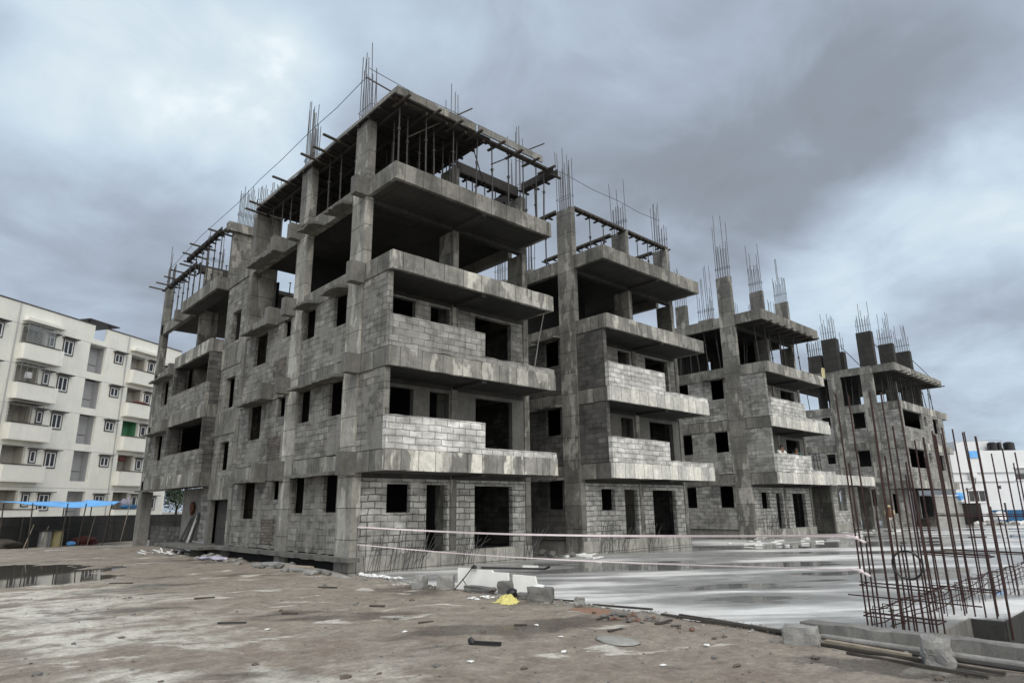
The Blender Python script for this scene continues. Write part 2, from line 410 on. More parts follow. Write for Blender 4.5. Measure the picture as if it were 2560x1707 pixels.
# ------------------------------------------------------------------ camera
F_PX, W_PX = 1482.6, 2352
cam = bpy.data.cameras.new('camera'); camo = bpy.data.objects.new('camera', cam); COL.objects.link(camo); S.camera = camo
cam.sensor_width = 36; cam.lens = 36*F_PX/W_PX; cam.clip_start = .1; cam.clip_end = 6000
pitch, roll, yaw = R(14.415), R(-.697), R(47.124)
fw = Vector((math.cos(yaw)*math.cos(pitch), math.sin(yaw)*math.cos(pitch), math.sin(pitch)))
rt = Vector((math.sin(yaw), -math.cos(yaw), 0)); up = rt.cross(fw)
r2 = rt*math.cos(roll) + up*math.sin(roll); u2 = -rt*math.sin(roll) + up*math.cos(roll)
camo.matrix_world = Matrix(((r2.x, u2.x, -fw.x, 0), (r2.y, u2.y, -fw.y, 0), (r2.z, u2.z, -fw.z, 1.8), (0, 0, 0, 1)))

# ------------------------------------------------------------------ world: overcast sky over a Nishita sky
def build_world():
    w = bpy.data.worlds.new('World'); S.world = w; w.use_nodes = True
    nt = w.node_tree
    for n in list(nt.nodes): nt.nodes.remove(n)
    k = NT(nt)
    out = k.n('ShaderNodeOutputWorld')
    sky = k.n('ShaderNodeTexSky'); sky.sky_type = 'NISHITA'; sky.sun_disc = False
    sky.sun_elevation = SUN_EL; sky.sun_rotation = SUN_ROT; sky.air_density = 1.0; sky.dust_density = 2.0
    bg1 = k.n('ShaderNodeBackground'); k.link(sky.outputs[0], bg1.inputs[0]); bg1.inputs[1].default_value = .09
    d = k.n('ShaderNodeTexCoord').outputs['Generated']
    sp = k.n('ShaderNodeSeparateXYZ'); k.link(d, sp.inputs[0])
    zz = k.math('ADD', k.math('MAXIMUM', sp.outputs[2], 0.0), .28)
    px = k.math('DIVIDE', sp.outputs[0], zz); py = k.math('DIVIDE', sp.outputs[1], zz)
    cv = k.n('ShaderNodeCombineXYZ'); k.link(px, cv.inputs[0]); k.link(py, cv.inputs[1])
    n1 = k.noise(cv.outputs[0], 1.5, 6, .5, .3)
    n2 = k.noise(cv.outputs[0], 4.0, 7, .56, .5)
    v = k.math('ADD', k.math('MULTIPLY', k.math('SUBTRACT', n1, .5), .55), k.math('MULTIPLY', k.math('SUBTRACT', n2, .5), .36))
    v = k.math('ADD', v, .44)
    # slightly warped direction so that the breaks in the cloud are ragged
    nw = k.n('ShaderNodeTexNoise'); k.link(cv.outputs[0], nw.inputs['Vector']); nw.inputs['Scale'].default_value = 2.0; nw.inputs['Detail'].default_value = 4
    s1 = k.n('ShaderNodeVectorMath', operation='SUBTRACT'); k.link(nw.outputs['Color'], s1.inputs[0]); s1.inputs[1].default_value = (.5, .5, .5)
    s2 = k.n('ShaderNodeVectorMath', operation='SCALE'); k.link(s1.outputs[0], s2.inputs[0]); s2.inputs['Scale'].default_value = .22
    s3 = k.n('ShaderNodeVectorMath', operation='ADD'); k.link(d, s3.inputs[0]); k.link(s2.outputs[0], s3.inputs[1])
    s4 = k.n('ShaderNodeVectorMath', operation='NORMALIZE'); k.link(s3.outputs[0], s4.inputs[0])
    for c, rad, amp in SKY_BLOBS:
        dp = k.n('ShaderNodeVectorMath', operation='DOT_PRODUCT'); k.link(s4.outputs[0], dp.inputs[0]); dp.inputs[1].default_value = Vector(c).normalized()
        v = k.math('ADD', v, k.rng(dp.outputs['Value'], math.cos(R(rad)), 1.0, 0, amp, True))
    ramp = k.n('ShaderNodeValToRGB'); k.link(v, ramp.inputs[0])
    e = ramp.color_ramp.elements; e[0].position = .12; e[0].color = (.24, .265, .295, 1); e[1].position = 1.0; e[1].color = (1.7, 1.66, 1.58, 1)
    for p, c in ((.27, (.28, .318, .372, 1)), (.42, (.40, .465, .56, 1)), (.56, (.545, .665, .775, 1)), (.68, (.70, .80, .86, 1))):
        q = e.new(p); q.color = c
    bg2 = k.n('ShaderNodeBackground'); k.link(ramp.outputs[0], bg2.inputs[0]); bg2.inputs[1].default_value = 1.0
    mx = k.n('ShaderNodeMixShader'); mx.inputs[0].default_value = .93
    k.link(bg1.outputs[0], mx.inputs[1]); k.link(bg2.outputs[0], mx.inputs[2]); k.link(mx.outputs[0], out.inputs[0])

def pdir(x, y):   # direction of a photo pixel at build time (the sky is laid out by compass direction)
    v = r2*((x-1176)/F_PX) + u2*(-(y-784)/F_PX) + fw
    return tuple(v.normalized())
SKY_BLOBS = [(pdir(420, 130), 12, .15), (pdir(560, 330), 11, .13), (pdir(60, 330), 10, .08), (pdir(720, 520), 8, .06), (pdir(110, 120), 9, .05),
             (pdir(1000, 30), 13, .05), (pdir(1450, 420), 14, -.08), (pdir(1950, 330), 14, -.14), (pdir(2200, 60), 14, -.10),
             (pdir(230, 590), 12, -.04), (pdir(1940, 640), 8, .13), (pdir(2120, 520), 9, .14), (pdir(2330, 400), 10, .15),
             (pdir(2250, 780), 8, -.03), (pdir(2330, 920), 9, .04), (pdir(1500, 130), 14, -.03),
             ((-.10, -.88, .46), 60, .80)]  # bright sky added out of view behind the camera to light the fronts
sun_dir = Vector((-.55, -.42, 1.0)).normalized()      # towards the brighter part of the overcast
SUN_EL = math.asin(sun_dir.z); SUN_ROT = math.atan2(sun_dir.x, sun_dir.y)
build_world()
sl = bpy.data.lights.new('sun', 'SUN'); sl.energy = 1.4; sl.angle = R(28); sl.color = (1, .97, .93)
so = bpy.data.objects.new('sun', sl); COL.objects.link(so); so.location = (0, 0, 60)
so.rotation_euler = (-sun_dir).to_track_quat('-Z', 'Y').to_euler()

# ------------------------------------------------------------------ ground, podium, pit, puddle
def dirt_h(x, y):
    p = Vector((x, y, 0))
    h = .035*mnoise.noise(p*.35) + .026*mnoise.noise(p*1.1+Vector((5, 2, 0))) + .022*mnoise.noise(p*2.4)
    # hollow that holds the puddle
    e = ((x-1.2)/4.6)**2 + ((y-26.3)/5.2)**2
    e += .55*mnoise.noise(p*.42+Vector((9, 1, 3))) + .25*mnoise.noise(p*1.3)
    if e < 1.6: h -= .085*max(0, min(1, (1.6-e)/1.1))
    # low bank towards the podium edge
    edge = 9.9 + .10*mnoise.noise(p*.9) + .06*mnoise.noise(p*2.7)
    if y < 17.6 and x > edge: h -= (x-edge)*.55
    if 17.6 <= y < 28.6 and x > 9.45:
        h += .06*mnoise.noise(p*2.2)+.03; 
        if x > 9.72: h -= min(.8, (x-9.72)*3.2)
    if 17.6 <= y < 28.6 and 8.6 < x <= 9.72: h += .07*max(0, mnoise.noise(p*1.7)+.25)
    return h
xs = [-80, -50, -30, -20, -14, -10, -8] + [-7+.22*i for i in range(78)] + [10.2, 10.45]
ys = [-30, -16, -8, -4, -2] + [-1+.22*i for i in range(160)] + [34.6+.6*i for i in range(16)] + [44.5]
mb = MB()
for y in ys:
    for x in xs: mb.v.append((x, y, dirt_h(x, y)))
nx = len(xs)
for j in range(len(ys)-1):
    for i in range(nx-1): mb.f.append((j*nx+i, j*nx+i+1, (j+1)*nx+i+1, (j+1)*nx+i))
tag(mb.build('dirt_ground', M['dirt'], smooth=True), None, None, kind='structure')
mb = MB()
a, b, c, d, L = -80, 150, -30, 44, 2500
for q in ((-L, L, d, L), (-L, L, -L, c), (-L, a, c, d), (b, L, c, d)):
    mb.quad((q[0], q[2], -.08), (q[1], q[2], -.08), (q[1], q[3], -.08), (q[0], q[3], -.08))
tag(mb.build('ground', M['dirt']), None, None, kind='structure')
PZ = -.05
mb = MB()
for q in ((10, 150, 3.35, 17.45), (10.72, 150, 17.45, 44), (13.4, 150, 2.87, 3.35), (10.0, 10.3, -30, 3.35), (30, 150, -30, 2.87)):
    mb.box(q[0], q[1], q[2], q[3], PZ-.35, PZ)
tag(mb.build('podium_deck', M['podium']), None, None, kind='structure')
mb = MB().box(10.3, 13.4, 3.31, 3.349, -3.2, PZ-.02)
mb.box(10.3, 10.34, -30, 3.31, -3.2, PZ-.02); mb.box(29.9, 29.99, -30, 2.83, -3.2, PZ-.02)
tag(mb.build('pit_wall', M['conc']), None, None, kind='structure')
mb = MB().box(13.36, 13.399, 2.87, 3.31, -3.2, PZ-.02); mb.box(13.4, 30, 2.83, 2.869, -3.2, PZ-.02)
tag(mb.build('pit_wall', M['soffit']), None, None, kind='structure')  # same pit wall in darker concrete; the pit's shade is coloured in
mb = MB().box(10.3, 30, -30, 3.35, -3.4, -3.2)
tag(mb.build('pit_floor', M['inner']), None, None, kind='structure')
mb = MB().quad((-5, 20.5, -.045), (6.6, 20.5, -.045), (6.6, 33, -.045), (-5, 33, -.045))
tag(mb.build('puddle_water', M['water']), None, None, kind='structure')

# ------------------------------------------------------------------ unfinished blocks
ST = [.45, 3.48, 6.53, 9.60, 12.65]          # top of each floor
SB = [-.3, 2.88, 5.95, 9.00, 12.05]          # underside of its edge beam
YF, YB = 16.15, 17.92                        # balcony front, main front

def starter_bars(part, col, x0, x1, y0, y1, z, hmin, hmax, nx=2, ny=6, hoop=True, mat='rebar', r=.0165):
    mb = MB(); rnd = random.Random(int(x0*97+y0*31+z*7))
    pts = []
    for i in range(nx):
        for j in range(ny):
            x = x0+.04+(x1-x0-.08)*i/max(1, nx-1); y = y0+.05+(y1-y0-.1)*j/max(1, ny-1)
            h = hmin*rnd.uniform(.92, 1.25)
            if rnd.random() < .38: h = hmin+(hmax-hmin)*rnd.uniform(.45, 1)
            lx, ly = rnd.gauss(0, .010)*h, rnd.gauss(0, .012)*h
            mb.tube((x, y, z-.02), (x+lx*.3, y+ly*.3, z+h*.5), r, 5); mb.tube((x+lx*.3, y+ly*.3, z+h*.5), (x+lx, y+ly, z+h), r, 5)
    if hoop:
        for hz in (.55, .62) if rnd.random() < .5 else (.6,):
            q = [(x0, y0, z+hz), (x1, y0, z+hz+.02), (x1, y1, z+hz+.03), (x0, y1, z+hz), (x0, y0, z+hz)]
            mb.path(q, .009, 4)
    return part.add('starter_bars', mb, mat, col)

def column(part, x0, x1, y0, y1, z0, z1, mat='col', bars=None, **kw):
    c = part.box('column', mat, x0, x1, y0, y1, z0, z1)
    if bars: starter_bars(part, c, x0, x1, y0, y1, z1, *bars, **kw)
    return c

def front(part, X0, X1, prel, wins, mid, topfl=3, front_mats=('bgrd', 'plaster', 'bmid'), par_mats=('bnew', 'bmid'), bandm=('bandpale', 'bandfront', 'bandfront', 'band')):
    """balconies and recessed front wall of one block"""
    x = X0
    for k in (1, 2, 3, 4):
        zb, zt = SB[k], ST[k]
        # balcony plate with its upstand band on three sides
        part.add('balcony_band', MB().rbox(X0, X1-.33, YF, YF+.14, zb, zt), bandm[k-1])
        part.boxes('balcony_side_band', 'band', (X0, X0+.14, YF+.14, YB-.003, zb, zt), (X1-.47, X1-.33, YF+.14, YB-.003, zb, zt))
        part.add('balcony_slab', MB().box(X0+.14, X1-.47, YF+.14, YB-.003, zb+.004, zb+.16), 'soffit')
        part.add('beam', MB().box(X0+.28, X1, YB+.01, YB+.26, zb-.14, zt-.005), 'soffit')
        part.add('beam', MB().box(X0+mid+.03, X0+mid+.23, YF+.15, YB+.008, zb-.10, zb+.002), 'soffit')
    # ground front wall and upper recessed walls
    for lev in range(3):
        z0 = .45 if lev == 0 else SB[lev]+.16
        z1 = SB[lev+1]-.142
        part.add('block_wall' if lev != 1 else 'plastered_wall', MB().wall('y', YB+.03, .2, X0+.28, X1-.26, z0, z1, wins[lev]), front_mats[lev])
    part.add('plinth', MB().rbox(X0+.02, X1, YB-.06, YB+.22, -.35, .445), 'plinth')
    # balcony parapets: full-height blockwork on the left, a single course on the right
    for k in (1, 2):
        part.add('balcony_wall', MB().rbox(X0+.015, X0+prel, YF+.12-.10, YF+.22, ST[k]+.018, ST[k]+1.02), par_mats[k-1])
        part.add('block_course', MB().rbox(X0+prel+.002, X1-.35, YF+.03, YF+.2, ST[k]+.002, ST[k]+.21), par_mats[k-1])

def left_side(part, X0, ymax, mats, wins, cols2, sun=True):
    """flank facing -x: corner column, bands, block panels with openings"""
    for lev in range(3):
        zt = SB[lev+1]-.018; zb = ST[lev]+.026
        part.add('block_wall', MB().wall('x', X0+.03, .13, YB+.862, ymax, zb, zt, wins[lev]), mats[lev])
        if lev: part.add('block_wall', MB().box(X0+.02, X0+.22, YF+.24, YB-.055, zb, zt), mats[lev])
    for k in (1, 2, 3, 4):
        part.add('edge_beam', MB().rbox(X0, X0+.25, YB+.862, ymax, SB[k], ST[k]), 'band')
    part.add('plinth', MB().box(X0+.1, X0+.3, YB+.862, ymax, -.35, .447), 'inner' if X0 < 11 else 'conc')  # shade of the void under block one's ledge put into the colour

def slabs(part, X0, X1, y1, levels=(1, 2, 3, 4)):
    for k in levels:
        part.add('edge_beam', MB().box(X1-.25, X1-.001, YB+.865, y1-.01, SB[k]-.05, ST[k]-.004), 'conc')
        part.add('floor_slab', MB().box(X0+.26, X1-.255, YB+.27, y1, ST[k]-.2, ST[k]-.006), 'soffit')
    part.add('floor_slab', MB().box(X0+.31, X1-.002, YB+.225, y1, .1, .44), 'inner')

def inside(part, X0, X1, y0, y1, mid, levels=(0, 1, 2), right=True):
    for lev in levels:
        z0, z1 = ST[lev]+.002, SB[lev+1]+.39
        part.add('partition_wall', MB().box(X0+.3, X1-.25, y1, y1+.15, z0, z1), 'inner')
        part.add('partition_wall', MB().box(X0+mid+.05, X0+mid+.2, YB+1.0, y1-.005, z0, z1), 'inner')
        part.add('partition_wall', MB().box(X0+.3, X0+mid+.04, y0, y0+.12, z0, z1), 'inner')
        if right:
            part.add('block_wall', MB().box(X1-.24, X1-.04, YB+.9, y1-.005, ST[lev]+.002, SB[lev+1]-.002), 'bdark')

def rel(X0, L): return [(X0+a, X0+b, c, d) for a, b, c, d in L]

# ============ block 1 (nearest) ============
X0, X1 = 10.0, 17.5
B1 = thing('unfinished_building', 'nearest and tallest grey concrete block shell, its long window flank facing the dirt yard', 'building', (10, 17.9, 0), 0, 'unfinished concrete apartment blocks in a row')
p1 = Part(B1, (10, 17.9, 0))
W1 = [rel(X0, [(1.22, 2.12, 1.69, 2.57), (2.74, 3.60, .40, 2.57), (4.79, 6.60, .40, 2.55)]),
      rel(X0, [(1.22, 2.13, 4.35, 5.69), (2.79, 3.62, 3.0, 5.69), (4.82, 6.63, 3.0, 5.68)]),
      rel(X0, [(1.21, 2.12, 7.45, 8.79), (2.76, 3.60, 6.0, 8.77), (4.79, 6.61, 6.0, 8.77)])]
front(p1, X0, X1, 3.78, W1, 3.70)
def lw(z): return [(18.95, 19.85, z+1.29, z+2.50), (21.25, 22.18, z+1.29, z+2.50), (23.3, 23.92, z+1.76, z+2.47), (25.48, 26.75, z+1.06, z+2.44)]
L1 = [[(18.95, 19.85, 1.72, 2.88), (21.25, 22.18, 1.70, 2.88), (23.3, 23.92, 2.18, 2.88), (25.48, 26.75, 1.50, 2.86)],
      [(18.95, 19.85, 4.78, 5.95), (21.25, 22.18, 4.78, 5.95), (23.3, 23.92, 5.20, 5.95), (25.48, 26.75, 4.54, 5.93)],
      [(18.95, 19.85, 7.83, 9.0), (21.25, 22.18, 7.83, 9.0), (23.3, 23.92, 8.28, 9.0), (25.48, 26.75, 7.60, 8.92)]]
left_side(p1, X0, 27.69, ('bold', 'bold', 'bold'), L1, None)
slabs(p1, X0, X1, 27.7)
for k in (1, 2, 3, 4):
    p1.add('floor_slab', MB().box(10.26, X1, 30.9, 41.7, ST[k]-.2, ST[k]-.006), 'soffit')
inside(p1, X0, X1, 22.6, 24.6, 3.7)
# third floor left open: a dividing wall well inside
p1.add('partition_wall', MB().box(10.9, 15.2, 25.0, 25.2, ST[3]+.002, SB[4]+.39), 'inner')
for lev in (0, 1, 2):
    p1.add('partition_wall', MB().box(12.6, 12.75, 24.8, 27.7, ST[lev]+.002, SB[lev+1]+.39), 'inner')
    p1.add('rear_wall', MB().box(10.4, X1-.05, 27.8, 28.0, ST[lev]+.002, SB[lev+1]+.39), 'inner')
# columns
for z0, z1 in ((-.3, ST[4]),):
    p1.box('column', 'collight', X0-.035, X0+.25, YB-.05, YB+.86, -.35, ST[4])
    p1.box('column', 'col', X0+3.70, X0+3.96, YB-.012, YB+.86, -.3, SB[4]-.15)
    p1.box('column', 'col', X1-.255, X1+.004, YB-.012, YB+.86, -.35, SB[4]-.15)
p1.box('column', 'collight', X0-.03, X0+.24, 22.25, 23.12, -.3, SB[4])
p1.box('column', 'col', X0-.02, X0+1.1, 27.7, 28.08, -.3, ST[4]+2.42)
p1.box('column', 'col', 17.26, 17.52, 22.25, 23.1, -.3, SB[4]-.15)
p1.box('column', 'col', 13.72, 13.98, 22.25, 23.1, ST[3], SB[4]+.4)
# fourth-floor columns with their starter bars
zt = 15.02
column(p1, X0-.03, X0+.25, YB-.05, YB+.84, ST[4]+.002, zt, bars=(1.9, 3.45), ny=7)
column(p1, X0-.03, X0+.25, 22.25, 23.12, ST[4]+.002, zt, bars=(1.8, 3.4), ny=7)
column(p1, X0+3.70, X0+3.96, YB-.01, YB+.84, ST[4]+.002, zt-.45, bars=(1.8, 4.0), ny=4)
column(p1, X1-.26, X1+.0, YB-.01, YB+.84, ST[4]+.002, 14.5, bars=(1.8, 4.1), ny=4)
column(p1, X1-.26, X1+.0, 22.25, 23.1, ST[4]+.002, 14.9, bars=(1.0, 2.4))
column(p1, 13.7, 13.96, 22.25, 23.1, ST[4]+.002, 15.0, bars=(1.0, 2.2))
column(p1, 10.02, 11.2, 30.78, 31.05, ST[4]+.002, 15.06)
bm_ = p1.box('ring_beam', 'col', 9.7, 11.1, 30.6, 31.0, 15.07, 15.52)
starter_bars(p1, bm_, 10.15, 11.0, 30.65, 30.95, 15.52, 1.5, 2.2, nx=7, ny=2)
cL = p1.box('column', 'conc', 10.0, 10.35, 26.3, 27.6, ST[4]+.002, 12.75)
starter_bars(p1, cL, 9.98, 11.0, 27.7, 28.05, 15.07, 1.2, 1.9, nx=7, ny=2)
column(p1, 10.0, 10.34, 41.45, 42.05, -.2, 14.95, bars=(1.4, 2.9))
column(p1, 10.5, 11.4, 36.2, 36.5, ST[2], 14.9, bars=(1.2, 2.6))
column(p1, 12.5, 13.2, 36.2, 36.5, ST[4], 14.6, bars=(1.0, 2.6))
# corbels (stub beams) at each floor
for k in (1, 2, 3, 4):
    zb = SB[k]-(.08 if k in (1, 3) else .02)
    p1.box('corbel', 'corbel', 9.5, X0-.004, 17.78, 18.12, zb, ST[k]+.02)
    p1.box('corbel', 'corbel', 9.52, X0-.004, 22.82, 23.14, zb+.02, ST[k]+.03)
    p1.box('corbel', 'corbel', 9.55, X0-.004, 24.45, 24.8, zb+.02, ST[k]+.04)
# sunshades: thin cantilevered slabs with ragged ends
def sunshade(part, X0, y0, y1, z, d=.48, t=.09):
    mb = MB(); n = 7
    for i in range(n):
        a = y0+(y1-y0)*i/n; b = y0+(y1-y0)*(i+1)/n
        dd = d + random.uniform(-.05, .03)
        i0 = len(mb.v)
        mb.v += [(X0-dd, a, z+random.uniform(-.02, .015)), (X0-.004, a, z+.05), (X0-.004, a, z+.05+t), (X0-dd, a, z+t),
                 (X0-dd, b, z+random.uniform(-.02, .015)), (X0-.004, b, z+.05), (X0-.004, b, z+.05+t), (X0-dd, b, z+t)]
        for q in ((0,1,2,3),(7,6,5,4),(0,4,5,1),(1,5,6,2),(2,6,7,3),(3,7,4,0)): mb.f.append(tuple(i0+a_ for a_ in q))
    return part.add('sunshade', mb, 'corbel')
for k in (1, 2, 3, 4):
    if k in (1, 2): sunshade(p1, X0, 18.75, 22.3, SB[k]-.03, .42)
    else:
        sunshade(p1, X0, 18.8, 20.1, SB[k]-.03); sunshade(p1, X0, 21.0, 22.2, SB[k]-.03)
    sunshade(p1, X0, 24.85, 27.2, SB[k]-.04, .5)
# ledge along the flank
mb = MB()
for i in range(22):
    a = 17.5+i*.49; b = a+.49; e = random.uniform(-.03, .03)
    mb.box(9.70+e, 10.12, a, b, .31+e*.3, .44+random.uniform(-.01, .01))
p1.add('ledge', mb, 'corbel')
# stair bay
p1.add('stair_wall', MB().wall('x', 10.05, .2, 28.082, 30.69, 2.9, SB[4], [(28.8, 29.85, 3.5, 4.72), (28.8, 29.85, 6.2, 7.6), (28.8, 29.85, 9.25, 10.7)]), 'bold')
p1.boxes('stair_band', 'band', (10.02, 10.045, 28.09, 30.69, 2.28, 3.2), (10.02, 10.045, 28.09, 30.69, 5.05, 6.1), (10.02, 10.045, 28.09, 30.69, 8.1, 9.1), (10.02, 10.3, 28.09, 30.69, 12.102, 12.6))
p1.add('stair_wall', MB().wall('x', 10.05, .2, 28.082, 30.69, -.2, 2.89, [(28.25, 30.35, .28, 2.26)]), 'plaster')
p1.box('door', 'soffit', 10.4, 10.45, 28.1, 30.44, .2, 2.7)
p1.box('partition_wall', 'inner', 11.3, 11.4, 28.1, 30.6, 2.92, SB[4])
# projecting balcony bay
XB = 9.48
for k in (1, 2, 3, 4):
    p1.box('balcony_band', 'bandfront' if k in (1, 3) else 'band', XB, XB+.14, 30.7, 36.2, SB[k], ST[k])
    p1.boxes('balcony_side_band', 'band', (XB+.14, 10.04, 30.7, 30.84, SB[k], ST[k]), (XB+.14, 10.04, 36.06, 36.2, SB[k], ST[k]))
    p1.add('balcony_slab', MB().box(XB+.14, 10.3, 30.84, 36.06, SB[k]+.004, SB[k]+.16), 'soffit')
for k in (1, 2):
    p1.add('balcony_wall', MB().box(XB+.01, XB+.15, 30.71, 36.19, ST[k]+.002, ST[k]+1.03), 'bold')
    p1.boxes('block_wall', 'bdark', (XB+.152, 10.04, 30.71, 30.86, ST[k]+.002, SB[k+1]-.002), (XB+.152, 10.04, 36.0, 36.19, ST[k]+.002, SB[k+1]-.002), (XB+.01, XB+.15, 35.98, 36.19, ST[k]+1.032, SB[k+1]-.002), (XB+.01, XB+.15, 30.71, 30.85, ST[k]+1.032, SB[k+1]-.002))
    p1.add('block_wall', MB().wall('x', 10.05, .2, 36.2, 41.44, ST[k]+.002, SB[k+1]-.002, [(39.0, 40.25, ST[k]+1.03, SB[k+1]-.05)]), 'bold')
    p1.boxes('partition_wall', 'inner', (13.2, 13.35, 30.7, 41.09, ST[k]+.002, SB[k+1]+.39), (13.36, 17.4, 34, 34.2, ST[k]+.002, SB[k+1]+.39))
for k in (1, 2, 3, 4):
    p1.add('edge_beam', MB().box(10.0, 10.25, 36.2, 41.8, SB[k], ST[k]), 'band')
    if k < 4: sunshade(p1, X0, 38.2, 41.3, SB[k]-.03, .45)
    p1.box('corbel', 'corbel', 9.6, 9.996, 37.6, 37.9, SB[k], ST[k])
for k in (1, 2):
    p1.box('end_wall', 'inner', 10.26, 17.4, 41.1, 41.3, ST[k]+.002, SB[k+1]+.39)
p1.box('partition_wall', 'inner', 10.3, 13.5, 30.45, 30.6, .45, 2.9)
for lev, za, zb in ((0, .62, 1.5), (1, 3.6, 4.5), (2, 6.65, 7.5)):
    p1.box('brick_infill', 'bsmall', 10.015, 10.028, 23.45, 24.6, za, zb)
# ground porch beyond the door: block pier, dark column, low wall, end pillar, porch slab
p1.add('block_wall', MB().box(10.55, 10.75, 30.75, 33.2, .45, SB[1]+.3), 'bmid')
p1.box('column', 'conc', 10.15, 10.4, 30.45, 30.8, -.2, 2.88)
p1.box('column', 'conc', 10.6, 10.9, 33.25, 36.0, .45, 2.88)
p1.box('column', 'conc', 9.95, 10.5, 41.2, 42.0, -.3, 2.88)
p1.add('low_wall', MB().box(10.6, 10.8, 36.0, 41.2, -.3, 1.05), 'bdark')
mb = MB()
for i in range(10):
    a = 28.4+i*.6; e = random.uniform(-.06, .06)
    mb.box(9.1+e, 10.55, a, a+.6, .30, .40+random.uniform(-.01, .01))
p1.add('porch_slab', mb, 'corbel')
p1.add('porch_step', MB().box(9.3, 9.9, 30.0, 30.7, -.1, .12).box(9.5, 9.9, 30.1, 30.6, .12, .29), 'corbel')
# cast roof slab over the front balcony
p1.add('roof_slab', MB().rbox(9.93, 13.3, 16.1, 17.62, 15.08, 15.36), 'band')

# ============ block 2 ============
X0, X1 = 20.35, 28.15
B2 = thing('unfinished_building', 'second concrete block shell, bare columns linked by thin shutter beams on its open top floor', 'building', (20.35, 17.9, 0), 0, 'unfinished concrete apartment blocks in a row')
p2 = Part(B2, (20.35, 17.9, 0))
W2 = [rel(X0, [(1.35, 2.25, 1.65, 2.52), (2.92, 3.85, .40, 2.51), (5.0, 6.85, .40, 2.5)]),
      rel(X0, [(2.95, 3.81, 4.30, 5.67), (5.1, 7.0, 3.0, 5.66)]),
      rel(X0, [(2.95, 3.81, 7.5, 8.79), (5.05, 6.95, 6.0, 8.79)])]
front(p2, X0, X1, 3.97, W2, 4.0, par_mats=('bnew', 'bnew'), bandm=('bandwhite', 'bandwhite', 'bandfront', 'band'))
def lw2(z0): return [(18.95, 19.8, z0+1.3, z0+2.47), (21.3, 22.2, z0+1.3, z0+2.47)]
left_side(p2, X0, 27, ('bdark', 'bdark', 'bdark'), [lw2(.4), lw2(3.48), lw2(6.53)], None)  # flank facing the gap: shade from block one coloured into its blocks
slabs(p2, X0, X1, 27); inside(p2, X0, X1, 22.6, 24.6, 4.0)
p2.add('partition_wall', MB().box(20.7, 25.9, 22, 22.2, ST[3]+.002, SB[4]+.39), 'inner')
for k in (1, 3, 2): sunshade(p2, X0, 18.75, 20.2, SB[k]-.03)
p2.box('column', 'col', X0-.035, X0+.25, YB-.05, YB+.86, -.35, ST[4])
p2.box('column', 'col', X0+4.0, X0+4.25, YB-.012, YB+.86, -.3, SB[4]-.15)
p2.box('column', 'col', X1-.255, X1+.004, YB-.012, YB+.86, -.35, SB[4]-.15)
p2.box('column', 'col', X0-.03, X0+.25, 22.3, 23.2, -.3, SB[4])
p2.box('column', 'col', X1-.255, X1+.004, 22.3, 23.2, -.3, SB[4])
column(p2, X0-.03, X0+.25, YB-.05, YB+.84, ST[4]+.002, 15.05, bars=(2.0, 3.4), ny=7)
column(p2, X0+4.0, X0+4.25, YB-.01, YB+.84, ST[4]+.002, 15.05, bars=(1.3, 3.3))
column(p2, X1-.26, X1, YB-.01, YB+.84, ST[4]+.002, 15.05, bars=(1.3, 3.2))
k_ = p2.box('column_kicker', 'conc', X0, X0+.3, 20.5, 21.3, ST[4]-.1, ST[4]+.12)
starter_bars(p2, k_, X0, X0+.3, 20.5, 21.3, ST[4]+.12, 1.6, 2.6, ny=5)
k_ = p2.box('column_kicker', 'conc', X0, X0+.3, 22.4, 23.2, ST[4]-.1, ST[4]+.12)
starter_bars(p2, k_, X0, X0+.3, 22.4, 23.2, ST[4]+.12, 1.2, 2.0, ny=5)
column(p2, 23.2, 24.0, 24.0, 24.25, ST[4]-.1, ST[4]+.3, bars=(1.4, 2.5), nx=5, ny=2)

# ============ block 3 ============
X0, X1 = 34.4, 42.3
B3 = thing('unfinished_building', 'third concrete block shell with three short column stubs and two people on its first balcony', 'building', (34.4, 17.9, 0), 0, 'unfinished concrete apartment blocks in a row')
p3 = Part(B3, (34.4, 17.9, 0))
W3 = [rel(X0, [(1.33, 2.28, 1.58, 2.47), (3.06, 3.87, .40, 2.44), (5.2, 6.95, .40, 2.43)]),
      rel(X0, [(.35, 1.2, 4.2, 5.6), (5.2, 7.07, 3.0, 5.67)]),
      rel(X0, [(.5, 1.3, 7.3, 8.7), (5.2, 7.1, 6.0, 8.79)])]
front(p3, X0, X1, 4.3, W3, 4.1, par_mats=('bnew', 'bnew'), bandm=('bandwhite', 'bandwhite', 'bandfront', 'band'))
left_side(p3, X0, 27, ('bmid', 'bmid', 'bmid'), [lw2(.35), lw2(3.43), lw2(6.5)], None)
slabs(p3, X0, X1, 27); inside(p3, X0, X1, 22.6, 24.6, 4.1)
for k in (1, 3): sunshade(p3, X0, 18.75, 20.2, SB[k]-.03, .35)
p3.box('column', 'col', X0-.035, X0+.25, YB-.05, YB+.86, -.35, ST[4])
p3.box('column', 'col', X0+4.1, X0+4.36, YB-.012, YB+.86, -.3, SB[4]-.15)
p3.box('column', 'col', X1-.255, X1+.004, YB-.012, YB+.86, -.35, SB[4]-.15)
p3.box('column', 'col', X0-.03, X0+.25, 22.3, 23.2, -.3, SB[4])
p3.box('column', 'col', X1-.255, X1+.004, 22.3, 23.2, -.3, SB[4])
p3.add('partition_wall', MB().wall('y', 22.4, .2, 34.7, 42.0, ST[3]+.002, SB[4]+.39, [(38.9, 39.6, 10.2, 11.6), (36.0, 36.3, 10.0, 11.0)]), 'inner')
p3.add('partition_wall', MB().box(41.8, 42.0, 19.6, 22.39, ST[3]+.002, SB[4]+.39), 'inner')
